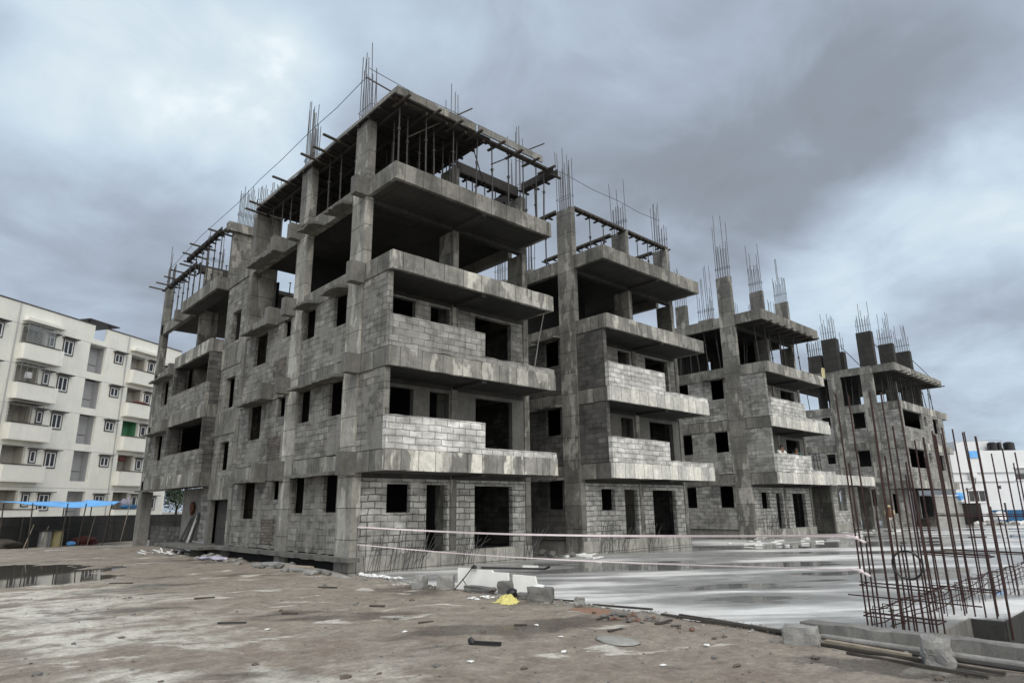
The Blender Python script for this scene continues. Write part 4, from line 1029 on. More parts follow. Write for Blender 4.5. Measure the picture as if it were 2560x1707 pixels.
stone('small grey block at the left end of the block row on the podium edge', (9.35, 13.35, .13), (.17, .14, .15), 1, 'stonel', .5)
stone('cube shaped grey block between the small block and the pale slab', (9.65, 12.75, .14), (.19, .2, .17), 2, 'stonel', .8)
stone('dark broken block under the pale kerb slab', (9.75, 11.65, .05), (.12, .42, .075), 3, 'stone', .1)
stone('dark square block between the two pale kerb slabs', (9.98, 11.0, .12), (.13, .19, .14), 4, 'stone', .2)
stone('dark long block with a white lump on top, right end of the row', (9.55, 9.55, .14), (.18, .25, .145), 5, 'stone', .6)
stone('flat dark block behind the yellow cloth', (9.6, 10.05, .05), (.22, .28, .07), 6, 'stone', .2)
single('white_lump', 'white foam lump on top of the dark long block', 'lump', MB().rock((9.55, 9.6, .295), (.12, .13, .035), 9), 'foam')
def kerbslab(label, p0, p1, h, t=.07, step=True):
    mb = MB(); p0 = Vector(p0); p1 = Vector(p1); d = (p1-p0); L_ = d.length; d.normalize(); nrm = d.cross(Vector((0, 0, 1)))
    prof = [(0, 0), (L_, 0), (L_*.985, h*.86), (L_*.7, h*.87), (L_*.67, h*.95), (L_*.3, h*.96), (L_*.28, h), (0, h)] if step else [(0, 0), (L_+.15, 0), (L_+.08, h*.35), (L_-.02, h*.55), (L_-.06, h*.95), (0, h)]
    n = len(prof); f = [p0+d*a+Vector((0, 0, b)) for a, b in prof]; bk = [q+nrm*t for q in f]
    i = len(mb.v); mb.v += [tuple(q) for q in f]+[tuple(q) for q in bk]
    mb.f.append(tuple(range(i, i+n))); mb.f.append(tuple(reversed(range(i+n, i+2*n))))
    for a in range(n): b = (a+1) % n; mb.f.append((i+a, i+b, i+n+b, i+n+a))
    return single('kerb_slab', label, 'slab', mb, 'slabnew')
kerbslab('wide pale kerb slab on edge with a stepped top, between the blocks', (9.85, 12.5, 0), (10.25, 11.2, 0), .46)
kerbslab('smaller pale kerb slab on edge, right of the dark square block', (10.05, 10.85, 0), (10.25, 10.3, 0), .40, .07, False)
single('forked_stick', 'dark forked stick leaning on the wide pale slab', 'stick', MB().path([(9.55, 12.3, .02), (9.75, 12.15, .3), (9.9, 12.05, .52)], .014, 5).tube((9.7, 12.2, .25), (9.7, 12.0, .08), .010, 5), 'wood')
single('black_boot', 'small black object hooked over the stick top', 'boot', MB().rock((9.9, 12.02, .50), (.05, .08, .045), 2, 2, .5), 'black')
# yellow cloth
mb = MB(); n = 26
for i in range(n+1):
    for j in range(n+1):
        u, v = i/n-.5, j/n-.5; r_ = math.hypot(u, v)
        rg = 1-abs(mnoise.noise(Vector((u*5+2, v*5, 1.3))))*2; rg2 = 1-abs(mnoise.noise(Vector((u*11, v*11+4, 4.3))))*2
        ed = .5+.16*mnoise.noise(Vector((u*4, v*4, 2)))
        h = max(0, 1-(r_/ed)**2)*(.07+.09*max(0, rg)+.03*rg2)+.012
        mb.v.append((9.05+u*.42*(1+.35*mnoise.noise(Vector((v*4, u*2, 8)))), 9.95+v*.48*(1+.35*mnoise.noise(Vector((u*4, v*2, 18)))), h))
for i in range(n):
    for j in range(n): a = i*(n+1)+j; mb.f.append((a, a+1, a+n+2, a+n+1))
o = single('yellow_cloth', 'crumpled bright yellow cloth thrown on the dirt', 'cloth', mb, 'yellow'); o.modifiers.new('s', 'SOLIDIFY').thickness = .006
single('dark_rag', 'small dark rag lying against the yellow cloth', 'rag', MB().rock((9.3, 10.1, .16), (.1, .12, .09), 4), 'black')
mb = MB()
for i in range(9): mb.rock((9.15+rc.uniform(-.25, .2), 10.6+rc.uniform(-.35, .4), .02), (rc.uniform(.03, .09), rc.uniform(.03, .1), .02), i+20, 1)
single('litter_heap', 'small heap of whitish litter left of the yellow cloth', 'litter', mb, 'foam')
stone('grey broken stone standing in front of the kerb pipe', (9.02, 2.62, .12), (.10, .14, .16), 12, 'stonel', .35, 'stone', .26)
stone('dark grey block at the left end of the kerb pipe', (9.15, 4.25, .10), (.13, .22, .13), 13, 'stonel', .3)
single('set_mortar', 'flat round patch of set mortar on the dirt', 'patch', MB().rock((7.6, 6.1, .005), (.24, .34, .03), 3, 3, .25), 'disc', smooth=True)
single('black_pipe', 'thin black pipe lying on the wet deck before the nearest shell', 'pipe', MB().tube((13.7, 16.3, 0), (14.65, 14.45, 0), .03, 7).tube((14.65, 14.45, 0), (14.72, 14.3, .07), .035, 7), 'black')
single('foam_strip', 'short white strip lying on the deck beside the black pipe', 'strip', MB().obeam((14.85, 15.6, .0), (15.05, 15.15, .0), .12, .06), 'foam')
single('black_scrap', 'black scrap lying on the dirt in the mid foreground', 'scrap', MB().obeam((6.05, 7.35, .035), (6.25, 7.02, .035), .05, .04).rock((6.03, 7.38, .05), (.05, .05, .05), 5, 1), 'black')
# scattered pieces along the feet of the blocks
GF = ('pale scrap strip lying on the wet deck near the block feet', 'pale scraps along the block feet')
for i in range(46):
    z_ = rc.random()
    if z_ < .3: x, y = rc.uniform(17.8, 20.4), rc.uniform(15.8, 18.3)
    elif z_ < .75: x, y = rc.uniform(27.5, 36.5), rc.uniform(14.2, 18.0)
    else: x, y = rc.uniform(38, 50), rc.uniform(14.5, 17.4)
    l = rc.uniform(.15, .75); a = rc.gauss(-.4, .6)
    tag(MB().obeam((x, y, PZ+.04), (x+l*math.cos(a), y+l*math.sin(a), PZ+rc.uniform(.03, .10)), rc.uniform(.06, .2), rc.uniform(.03, .07)).build('pale_scrap', M['foam']), GF[0], 'scrap', GF[1])
GB = ('dark lump of rubble in the gap between the first and second shells', 'rubble between the first two shells')
for i in range(16):
    x, y = rc.uniform(17.9, 20.2), rc.uniform(17.2, 20.5); r_ = rc.uniform(.08, .26)
    tag(MB().rock((x, y, PZ+r_*.4), (r_, r_*.9, r_*.6), i+3, 1).build('rubble_lump', M['stone']), GB[0], 'rubble', GB[1])
# rubble along the ledge of the nearest shell
GL = ('grey rubble lump at the foot of the ledge on the nearest flank', 'rubble below the ledge')
for i in range(42):
    y = rc.uniform(17.0, 28.5); x = rc.uniform(8.7, 9.65); r_ = rc.uniform(.04, .17)
    tag(MB().rock((x, y, dirt_h(x, y)+r_*.25), (r_*1.2, r_, r_*.6), i+60, 1).build('rubble_lump', M['stonel' if i % 3 else 'stone']), GL[0], 'rubble', GL[1])
GL2 = ('small mortar lump lying on top of the ledge on the nearest flank', 'mortar lumps on the ledge')
for i in range(14):
    y = rc.uniform(18.5, 27.8); r_ = rc.uniform(.03, .10)
    tag(MB().rock((9.88, y, .44+r_*.3), (r_, r_*1.3, r_*.7), i+90, 1).build('mortar_lump', M['corbel']), GL2[0], 'rubble', GL2[1])
GL3 = ('white wood offcut in the pile by the porch step of the nearest shell', 'offcuts by the porch step')
for i in range(24):
    x, y = 8.9+rc.gauss(0, .3), 31.6+rc.gauss(0, .9); a = rc.uniform(0, 3.1); l = rc.uniform(.2, .7)
    tag(MB().obeam((x, y, .05), (x+l*math.cos(a), y+l*math.sin(a), .05+rc.uniform(0, .22)), .06, .03).build('wood_offcut', M['foam' if i % 2 else 'stonel']), GL3[0], 'offcut', GL3[1])
single('blue_rag', 'pale blue plastic sheet crumpled by the ledge of the nearest shell', 'sheet', MB().rock((9.15, 26.2, .08), (.3, .7, .10), 8, 2, .6).rock((9.0, 27.0, .06), (.22, .5, .07), 11, 2, .6), 'lilac')
single('broken_post', 'cut round wooden post end lying below the ledge', 'post', MB().tube((9.35, 18.9, .12), (9.3, 20.6, .08), .07, 9), 'woodpale')
single('mud_bank', 'long low bank of grey spoil lying under the ledge', 'spoil', MB().rock((9.45, 20.2, -.02), (.28, 2.7, .17), 14, 3, .5), 'stonel')
# litter and pebbles over the yard
mb = MB(); rp = random.Random(5)
for i in range(1000):
    d_ = 3+22*rp.random()**1.5; a_ = R(rp.uniform(3, 92)); x, y = d_*math.cos(a_), d_*math.sin(a_)
    if x > 9.7: continue
    s_ = rp.uniform(.006, .022) if rp.random() < .93 else rp.uniform(.03, .05)
    mb.rock((x, y, dirt_h(x, y)+s_*.2), (s_*rp.uniform(.8, 1.5), s_*rp.uniform(.8, 1.5), s_*.7), i, 1)
tag(mb.build('gravel', M['stone']), 'dark pebbles scattered over the dirt yard', 'gravel', kind='stuff')
mb = MB()
for i in range(900):
    t_ = rp.random(); y = 2+15.5*t_; x = 9.85+rp.gauss(0, .28)
    if x > 10.5: continue
    s_ = rp.uniform(.008, .035)
    mb.rock((x, y, max(dirt_h(x, y), PZ if x > 10.02 else -9)+s_*.2), (s_*1.3, s_, s_*.6), i, 1)
tag(mb.build('gravel', M['stonel']), 'grey crumbs of mortar along the podium edge', 'gravel', kind='stuff')
GW = ('small pale paper scrap lying on the dirt yard', 'paper scraps on the dirt')
for x, y in ((5.9, 8.8), (7.3, 6.9), (6.6, 6.2), (6.9, 4.9), (7.6, 7.7), (5.3, 6.5), (8.2, 5.1), (4.6, 10.7)):
    tag(MB().rock((x, y, dirt_h(x, y)+.015), (.05, .04, .014), x*3, 1, .6).build('paper_scrap', M['foam']), GW[0], 'litter', GW[1])
GD = ('dark flat splinter of wood lying on the dirt yard', 'wood splinters on the dirt')
for x, y, l in ((6.5, 9.3, .25), (7.4, 8.0, .2), (4.9, 15.2, .4), (6.9, 11.5, .3), (5.4, 12.0, .3), (8.0, 6.6, .3), (8.9, 6.4, .45), (8.7, 7.4, .5), (7.7, 15.2, .5), (4.4, 20.3, .6)):
    a = rp.uniform(-1.2, .2); z_ = dirt_h(x, y)+.015
    tag(MB().obeam((x, y, z_), (x+l*math.cos(a), y+l*math.sin(a), z_), .05, .025).build('wood_splinter', M['wood']), GD[0], 'splinter', GD[1])

# timber strips, brick rubble and plastic along the podium edge
GE = ('long thin dark timber strip lying along the podium edge towards the kerb', 'timber strips on the podium edge')
for i, (xa, ya, xb_, yb_) in enumerate(((9.95, 7.0, 9.72, 4.6), (9.86, 6.6, 9.60, 4.4), (9.78, 6.9, 9.56, 4.7), (9.90, 6.1, 9.66, 4.5), (10.0, 8.6, 9.93, 7.2), (10.02, 10.0, 9.98, 8.9))):
    tag(MB().obeam((xa, ya, dirt_h(xa, ya)+.03+.012*(i % 2)), (xb_, yb_, dirt_h(xb_, yb_)+.03+.02*(i % 3)), .055, .03).build('timber_strip', M['wood' if i % 3 else 'stonel']), GE[0], 'timber', GE[1])
GK = ('brick rubble piece in the dark patch before the podium edge', 'brick rubble by the podium edge')
for i in range(46):
    x, y = 9.05+rc.gauss(0, .16), 6.9+rc.gauss(0, .42); q = rc.uniform(.02, .055)
    tag(MB().rock((x, y, dirt_h(x, y)+q*.4), (q*1.5, q, q*.7), i+200, 1, .7).build('brick_piece', M['bsm' if i % 3 == 0 else 'stone']), GK[0], 'rubble', GK[1])
mb = MB(); n = 16
for i in range(n+1):
    for j in range(n+1):
        u, v = i/n-.5, j/n-.5
        mb.v.append((9.35+u*.62, 8.0+v*1.5, dirt_h(9.35, 8.0)-.035+max(0, .085*(1-4*(u*u+v*v)))+.02*mnoise.noise(Vector((u*6, v*9, 3)))))
for i in range(n):
    for j in range(n): a = i*(n+1)+j; mb.f.append((a, a+1, a+n+2, a+n+1))
single('soil_mound', 'low reddish soil mound with sticks by the podium edge', 'mound', mb, 'redsoil', smooth=True)
stone('small grey stone standing on the reddish soil mound', (9.62, 8.6, .09), (.06, .09, .08), 31, 'stonel', .4, 'stone', .2)
single('plastic_strip', 'crumpled white plastic strip lying from the shell corner along the podium edge', 'plastic', (lambda mb: [mb.rock((9.95+rc.gauss(0, .05), 17.1-.14*i, .02+rc.random()*.03), (.10, .12, .035), i+40, 1, .7) for i in range(14)] and mb)(MB()), 'foam')
single('steel_bit', 'thin dark steel offcut lying on pale dirt in the left foreground', 'offcut', MB().obeam((4.2, 11.75, dirt_h(4.2, 11.7)+.02), (4.55, 11.45, dirt_h(4.5, 11.5)+.02), .04, .02), 'steel')
GC = ('brown clod of dried mud lying on the yard', 'mud clods on the yard')
for i in range(34):
    d_ = 4+11*rp.random(); a_ = R(rp.uniform(8, 78)); x, y = d_*math.cos(a_), d_*math.sin(a_)
    if x > 9.6: continue
    q = rp.uniform(.018, .05)
    tag(MB().rock((x, y, dirt_h(x, y)+q*.2), (q*1.5, q*1.1, q*.6), i+300, 1, .6).build('mud_clod', M['clod']), GC[0], 'clod', GC[1])
# boards and orange sign in the porch of block 1
GO = ('dark board leaning on the wall inside the porch of the nearest shell', 'boards leaning in the porch')
for i, y in enumerate((33.0, 33.3, 33.6, 34.0)):
    tag(MB().obeam((10.2-.05*i, y, .42), (10.52, y+.12, 1.75-.08*i), .16, .03).build('leaning_board', M['steel']), GO[0], 'board', GO[1])
single('leaning_board', 'pale narrow board leaning among the dark boards in the porch', 'board', MB().obeam((9.95, 32.6, .42), (10.5, 33.3, 1.65), .10, .03), 'stonel')
single('orange_bag', 'dull orange bag hung above the leaning boards in the porch', 'bag', MB().rock((10.5, 34.2, 1.95), (.08, .30, .33), 3, 2, .3), 'orange')
# ------------------------------------------------------------------ white apartment block on the left
TH = R(33.3); Wd = Vector((math.cos(TH), math.sin(TH), 0)); Nd = Vector((-math.sin(TH), math.cos(TH), 0))
def loc_sd(s, d, z=0): return tuple(Wd*s+Nd*d+Vector((0, 0, z)))
base = (43, 46, 0)
WB = thing('apartment_building', 'finished five storey cream apartment building with dark trimmed windows behind the wall', 'building', loc_sd(43, 46), TH)
pw = Part(WB, base); FD = 46.0
FL = [0.55, 3.67, 6.59, 9.50, 12.41, 15.36]
holes = []
for i in range(5):
    z = FL[i]
    holes.append((41.67, 43.28, z+.55, z+2.90))
    holes.append((45.95, 47.68, z+1.5, z+2.9))
    holes.append((35.9, 37.7, z+1.5, z+2.88))
    holes.append((29.5, 31.3, z+1.5, z+2.88))
pw.add('wall', MB().wall('y', FD, .25, 22, 51.75, -.5, 16.88, [h for h in holes] + [(41.9, 43.15, 15.75, 16.9)]), 'white')
pw.boxes('side_wall', 'white', (51.5, 51.75, FD+.252, 58, -.5, 16.88), (22, 22.25, FD+.252, 58, -.5, 16.88), (22.25, 51.5, 57.75, 58, -.5, 16.88))
pw.add('roof', MB().box(22.25, 51.5, FD+.252, 57.75, 15.2, 15.5), 'greyp')
pw.boxes('parapet_cap', 'trim', (22, 41.8, FD-.06, FD+.3, 16.885, 16.96), (43.2, 51.8, FD-.06, FD+.3, 16.885, 16.96))
for i in range(1, 6): pw.add('floor_groove', MB().box(22, 51.75, FD-.012, FD-.001, FL[i]-.02, FL[i]+.005), 'greyp')
def window(s0, s1, z0, z1, two=True):
    w = pw.add('window', MB().box(s0-.07, s0, FD-.06, FD-.002, z0-.07, z1+.07).box(s1, s1+.07, FD-.06, FD-.002, z0-.07, z1+.07).box(s0, s1, FD-.06, FD-.002, z0-.07, z0).box(s0, s1, FD-.06, FD-.002, z1, z1+.07), 'trim')
    fr = MB().box(s0, s0+.08, FD-.05, FD-.003, z0, z1).box(s1-.08, s1, FD-.05, FD-.003, z0, z1).box(s0+.08, s1-.08, FD-.05, FD-.003, z1-.07, z1).box(s0+.08, s1-.08, FD-.05, FD-.003, z0, z0+.08)
    if two: fr.box((s0+s1)/2-.04, (s0+s1)/2+.04, FD-.048, FD-.003, z0+.08, z1-.07)
    pw.add('frame', fr, 'frame', w)
    pw.add('pane', MB().box(s0+.08, s1-.08, FD-.02, FD-.004, z0+.08, z1-.07), 'glass', w)
    pw.add('hood', MB().box(s0-.25, s1+.25, FD-.42, FD-.005, z1+.14, z1+.20), 'trim', w)
for i in range(5):
    z = FL[i]
    window(39.3, 40.12, z+1.5, z+2.6); window(44.2, 45.0, z+1.85, z+2.58); window(38.05, 38.48, z+1.78, z+2.6, False); window(47.95, 48.5, z+1.78, z+2.6, False)
    window(33.6, 34.4, z+1.6, z+2.6); window(49.95, 50.6, z+1.5, z+2.5); window(27.5, 28.3, z+1.5, z+2.5)
    # grey stair panel set back in its slot
    pw.add('stair_panel', MB().box(41.5, 43.5, FD+.9, FD+1.0, z+.3, z+2.915).box(41.55, 41.665, FD+.252, FD+.9, z+.3, z+2.9).box(43.285, 43.4, FD+.252, FD+.9, z+.3, z+2.9), 'greyp')
    pw.add('stair_rail', MB().box(42.4, 43.2, FD+.86, FD+.895, z+1.35, z+1.38), 'trim')
    for (a, b, fa, fb, inner) in ((35.75, 38.4, 35.75, 38.95, 'brownp'), (45.7, 48.4, 45.7, 48.75, 'green' if i == 2 else 'brownp'), (29.3, 32, 29.3, 32.5, 'brownp')):
        bal = pw.add('balcony', MB().box(a, a+.1, FD-.62, FD-.003, z+.40, z+1.50).box(a+.1, fb, FD-.62, FD-.52, z+.40, z+1.50).box(a, fb, FD-.62, FD-.003, z+.32, z+.395), 'white')
        pw.add('coping', MB().box(a-.04, b+.2, FD-.66, FD-.48, z+1.503, z+1.57), 'trim', bal)
        s0, s1 = (35.9, 37.7) if a < 40 and a > 33 else (45.95, 47.68) if a > 40 else (29.5, 31.3)
        pw.add('recess', MB().box(s0, s1, FD+1.1, FD+1.2, z+.4, z+2.95).box(s0-.1, s0-.003, FD+.252, FD+1.1, z+.4, z+2.95).box(s1+.003, s1+.1, FD+.252, FD+1.1, z+.4, z+2.95).box(s0-.1, s1+.1, FD+.252, FD+1.1, z+2.9, z+2.95), inner, bal)
        pw.add('balcony_door', MB().box(s0+.15, s0+.8, FD+1.05, FD+1.098, z+.5, z+2.3), 'glass', bal)
        if i == 4: pw.add('canopy', MB().box(a, fb, FD-.55, FD-.003, 15.62, 15.85), 'white', bal)
for k, s in ((4, .06), (3, .06), (2, .05)):
    mb = MB(); z = FL[k]
    for i in range(13): mb.box(35.78, 38.0, FD-.64, FD-.625, z+1.6+.1*i, z+1.6+.1*i+(.045 if k == 4 else .008))
    for i in range(6): mb.box(35.78+.44*i, 35.80+.44*i, FD-.642, FD-.622, z+1.58, z+2.95)
    for i in range(13): mb.box(35.76, 35.775, FD-.62, FD-.01, z+1.6+.1*i, z+1.6+.1*i+.02)
    mb.box(35.74, 38.0, FD-.66, FD-.02, z+2.96, z+2.99)
    pw.add('balcony_grille', mb, 'metalgrey' if k != 2 else 'trim')
for s_ in (35.4, 45.4): pw.add('drain_pipe', MB().tube((s_, FD-.06, 16.8), (s_, FD-.06, 0), .045, 6), 'greyp')
pw.add('stair_roof', MB().box(41.2, 44.2, FD-.1, FD+3, 17.25, 17.33).box(41.6, 41.7, FD+.4, FD+.5, 16.9, 17.25).box(43.6, 43.7, FD+.4, FD+.5, 16.9, 17.25), 'trim')
def on_wb(name, label, cat, mb, mat, group=None):
    o = mb.build(name, M[mat], None, base); o.location = loc_sd(43, 46); o.rotation_euler = (0, 0, TH); return tag(o, label, cat, group)
on_wb('air_conditioner', 'white air conditioner inside the fourth floor caged balcony of the cream building', 'air conditioner', MB().box(36.4, 36.8, FD-.5, FD-.25, FL[3]+1.9, FL[3]+2.35).tube((36.6, FD-.51, FL[3]+2.12), (36.6, FD-.49, FL[3]+2.12), .14, 10), 'frame')
on_wb('laundry', 'dark red laundry over the fourth floor right balcony of the cream building', 'laundry', MB().rock((47.0, FD-.6, FL[3]+1.62), (.9, .14, .12), 3, 2, .6), 'red')
on_wb('laundry', 'red mat hung in the second floor right balcony of the cream building', 'laundry', MB().rock((46.6, FD+.2, FL[1]+2.55), (.42, .1, .2), 5, 2, .5), 'red')
on_wb('laundry', 'pale striped laundry hung across the ground floor balcony of the cream building', 'laundry', MB().rock((46.9, FD-.3, FL[0]+2.1), (.35, .06, .3), 6, 2, .5).rock((47.4, FD-.3, FL[0]+2.2), (.2, .05, .35), 8, 2, .5), 'lilac')
on_wb('laundry', 'heap of dark clothes on the ground floor balcony of the cream building', 'laundry', MB().rock((47.2, FD-.6, FL[0]+1.7), (1.0, .15, .2), 4, 2, .6), 'bluedk')
# compound wall
def sdthing(name, label, cat, mb, mat, group=None): 
    o = mb.build(name, M[mat], None, (32, 36, 0)); o.location = loc_sd(32, 36); o.rotation_euler = (0, 0, TH); return tag(o, label, cat, group)
mb = MB().box(5, 60, 36.0, 36.25, -.3, 1.62)
for s in range(6, 60, 3): mb.box(s, s+.25, 35.9, 36.0, -.3, 1.6)
sdthing('compound_wall', 'long stained boundary wall, darkened with painted shade, in front of the cream building', 'wall', mb, 'soffit')  # wall's shaded look comes from its near-black colour
# blue tarpaulin shelter
tl = (30.8, 34.2, 0)
TP = thing('tarp_shelter', 'sagging blue tarpaulin shelter on thin poles before the boundary wall', 'shelter', loc_sd(tl[0], tl[1]), TH); pt = Part(TP, tl)
mb = MB(); n, m_ = 18, 6
for i in range(n+1):
    for j in range(m_+1):
        u, v = i/n, j/m_
        z = 2.46-.36*(1-v)*(.35+.65*math.sin(PI*min(1, u*.9+.1)))-.12*math.sin(PI*v)*math.sin(PI*u)+.05*mnoise.noise(Vector((u*6, v*3, 2))) + (.10 if u > .93 else 0)
        mb.v.append((28.1+5.9*u, 33.2+2.4*v, z))
for i in range(n):
    for j in range(m_): a = i*(m_+1)+j; mb.f.append((a, a+1, a+m_+2, a+m_+1))
o = pt.add('tarpaulin', mb, 'blue', smooth=True); o.modifiers.new('s', 'SOLIDIFY').thickness = .01
for s, d, s2 in ((28.3, 33.3, 28.2), (30.2, 33.3, 30.3), (31.4, 33.4, 31.6), (33.0, 33.3, 33.3), (28.4, 35.4, 28.3), (33.9, 35.4, 33.9), (31.9, 35.3, 31.9)):
    pt.add('pole', MB().tube((s, d, -.1), (s2, d, 2.33), .035, 6), 'wood')
for i, (s, d, s2, z) in enumerate(((35.0, 34.0, 35.5, 2.8), (32.9, 34.3, 33.2, 1.6), (29.0, 34.4, 29.4, 1.2), (29.9, 34.4, 30.3, 1.1))):
    sdthing('leaning_stick', 'thin pale stick leaning by the blue shelter before the boundary wall', 'stick', MB().tube((s, d, -.05), (s2, d, z), .025, 5), 'woodpale', 'sticks by the blue shelter')
for i, (s, l) in enumerate(((30.35, 'dull green drum under the blue shelter, left of the pair'), (31.1, 'paler yellow green drum under the blue shelter, right of the pair'))):
    mb = MB().tube((s, 34.6, -.05), (s, 34.6, .82), .30, 14).tube((s, 34.6, .25), (s, 34.6, .29), .315, 14).tube((s, 34.6, .52), (s, 34.6, .56), .315, 14)
    sdthing('drum', l, 'drum', mb, 'khaki' if i else 'metalgrey')
sdthing('drum_lid_board', 'black board lying across the two drums', 'board', MB().box(29.9, 31.7, 34.2, 35.0, .83, .88), 'black')
sdthing('blue_bucket', 'small blue plastic bundle right of the drums', 'bundle', MB().rock((31.9, 34.4, .08), (.3, .2, .14), 3), 'blue')
sdthing('scrap_heap', 'low dark reddish heap of scrap by the boundary wall, left of the drums', 'scrap', MB().rock((28.4, 35.2, .1), (1.3, .5, .3), 5, 3, .6), 'wood')
sdthing('scrap_heap', 'low dark reddish heap of scrap by the boundary wall, right of the drums', 'scrap', MB().rock((33.6, 35.2, .1), (.8, .5, .35), 8, 3, .6), 'red')
# tree beyond the end of the cream building
TR = thing('tree', 'dark leafy tree seen through the porch beyond the cream building', 'tree', loc_sd(54.5, 47)); ptr = Part(TR, (0, 0, 0))
mb = MB().tube((0, 0, -.2), (.1, 0, 2.2), .16, 8, .1).tube((.1, 0, 2.2), (-.5, .3, 4), .09, 6, .04).tube((.1, 0, 2.1), (.7, -.2, 4.2), .08, 6, .03)
ptr.add('trunk', mb, 'bark')
mb = MB(); rl = random.Random(9)
for i in range(2600):
    c = rl.choice([(-.6, .3, 3.8), (.7, -.2, 4.2), (0, 0, 5.0), (.2, .8, 3.3), (-.3, -.9, 3.0)])
    v = Vector((rl.gauss(0, .6), rl.gauss(0, .6), rl.gauss(0, .5)))+Vector(c)
    a = Vector((rl.gauss(0, 1), rl.gauss(0, 1), rl.gauss(0, 1))).normalized()*.13; b = a.orthogonal().normalized()*.06
    mb.quad(v-a, v+b, v+a, v-b)
ptr.add('crown', mb, 'leaf')

# ------------------------------------------------------------------ white house and yard on the far right
HA = yaw; RtV = Vector((math.sin(HA), -math.cos(HA), 0)); HdV = Vector((math.cos(HA), math.sin(HA), 0)); HR = math.atan2(RtV.y, RtV.x)
def loc_h(s, d, z=0): return tuple(RtV*s+HdV*d+Vector((0, 0, z)))
hb = (45, 62, 0)
WH = thing('white_house', 'white flat roofed house with a stepped parapet at the far right edge', 'house', loc_h(45, 62), HR); ph = Part(WH, hb)
ph.add('wall', MB().wall('y', 62, .3, 41.3, 58, -.4, 6.5, [(42.45, 43.95, 1.85, 2.8), (45.2, 45.6, 2.95, 3.25), (47.1, 48.9, 3.8, 4.85)]), 'whiteblu')
ph.boxes('side_wall', 'whiteblu', (41.3, 41.6, 62.3, 70, -.4, 6.5), (57.7, 58, 62.3, 70, -.4, 6.5))
ph.add('roof', MB().box(41.6, 57.7, 62.3, 70, 6.1, 6.3), 'greyp')
ph.add('stair_tower', MB().box(43.0, 46.3, 63.5, 67, 6.3, 7.5), 'whiteblu')
ph.boxes('ledge', 'greyp', (41.25, 48.4, 61.9, 61.995, 4.42, 4.5), (41.25, 47, 61.92, 61.995, 3.58, 3.66))
w = ph.add('window', MB().box(42.4, 44.0, 61.93, 61.997, 2.8, 2.87).box(42.4, 44.0, 61.88, 61.997, 1.76, 1.85), 'frame')
ph.add('pane', MB().box(42.5, 43.9, 62.1, 62.15, 1.85, 2.8), 'glass', w)
for s_ in (42.95, 43.4): ph.add('mullion', MB().box(s_, s_+.05, 62.05, 62.09, 1.86, 2.79), 'frame', w)
w = ph.add('window', MB().box(47.05, 48.95, 61.93, 61.997, 4.85, 4.93).box(47.05, 48.95, 61.88, 61.997, 3.7, 3.79), 'frame')
ph.add('pane', MB().box(47.1, 48.9, 62.1, 62.15, 3.8, 4.3), 'glass', w); ph.add('shade', MB().box(47.1, 48.9, 62.08, 62.095, 4.3, 4.85), 'greyp', w)
ph.add('vent', MB().box(45.2, 45.6, 62.1, 62.15, 2.95, 3.25), 'glass')
ph.add('roof_rail', MB().tube((41.4, 61.98, 7.05), (42.8, 61.98, 7.45), .03, 5).tube((42.8, 61.98, 7.45), (46.4, 61.98, 7.5), .03, 5).tube((41.5, 61.98, 6.5), (41.5, 61.98, 7.05), .03, 5).tube((46.4, 61.98, 6.5), (46.4, 61.98, 7.5), .03, 5), 'greyp')
def hthing(name, label, cat, mb, mat, group=None, **kw):
    o = mb.build(name, M[mat], None, hb, **kw); o.location = loc_h(45, 62); o.rotation_euler = (0, 0, HR); return tag(o, label, cat, group)
for s, r_, l in ((46.15, .42, 'large black water tank on the white house roof, leftmost'), (46.85, .22, 'narrow black water tank on the white house roof'), (47.75, .46, 'large black water tank on the white house roof, at the picture edge')):
    hthing('water_tank', l, 'water tank', MB().tube((s, 62.9, 6.31), (s, 62.9, 7.25), r_, 16).tube((s, 62.9, 7.25), (s, 62.9, 7.36), r_, 16, r_*.5).tube((s, 62.9, 6.6), (s, 62.9, 6.64), r_*1.04, 16).tube((s, 62.9, 6.95), (s, 62.9, 6.99), r_*1.04, 16), 'black')
hthing('blue_board', 'square blue board on the white house wall below the rail', 'board', MB().box(43.15, 43.95, 61.9, 61.99, 5.85, 6.48), 'blue')
hthing('air_conditioner', 'white outdoor air conditioner unit on the white house wall', 'air conditioner', MB().box(42.65, 43.35, 61.65, 61.99, 4.02, 4.46).tube((42.9, 61.64, 4.24), (42.9, 61.655, 4.24), .16, 14).box(42.6, 43.3, 61.7, 61.98, 3.93, 3.98), 'frame')
hthing('hose', 'dark drain hose curling from the air conditioner', 'hose', MB().path([(43.25, 61.85, 3.95), (43.2, 61.9, 3.5), (43.0, 61.95, 3.2), (42.7, 61.95, 3.0), (42.2, 61.95, 2.98)], .025, 5), 'wire')
SH = thing('site_shed', 'grey sheet site shed with a blue tarp corner right of the farthest shell', 'shed', loc_h(36.7, 56), HR); ps = Part(SH, (36.7, 56, 0))
ps.add('wall', MB().box(35.2, 37.6, 56, 58.5, -.3, 2.3), 'metalgrey'); ps.add('roof', MB().box(35.0, 37.9, 55.8, 58.7, 2.305, 2.38), 'frame')
ps.add('tarp_corner', MB().rock((37.6, 56.0, 2.3), (.42, .3, .33), 4, 2, .5), 'blue')
CN = thing('canopy', 'dark open canopy with a thin white roof edge under the white house windows', 'canopy', loc_h(39.2, 56), HR); pc = Part(CN, (39.2, 56, 0))
pc.add('roof', MB().box(37.5, 41.2, 55.5, 59, 1.72, 1.82), 'frame'); pc.add('back', MB().box(37.6, 41.2, 58.9, 59, -.3, 1.7), 'black')
for s in (37.6, 40.9): pc.add('post', MB().box(s, s+.1, 55.6, 55.7, -.3, 1.715), 'trim')
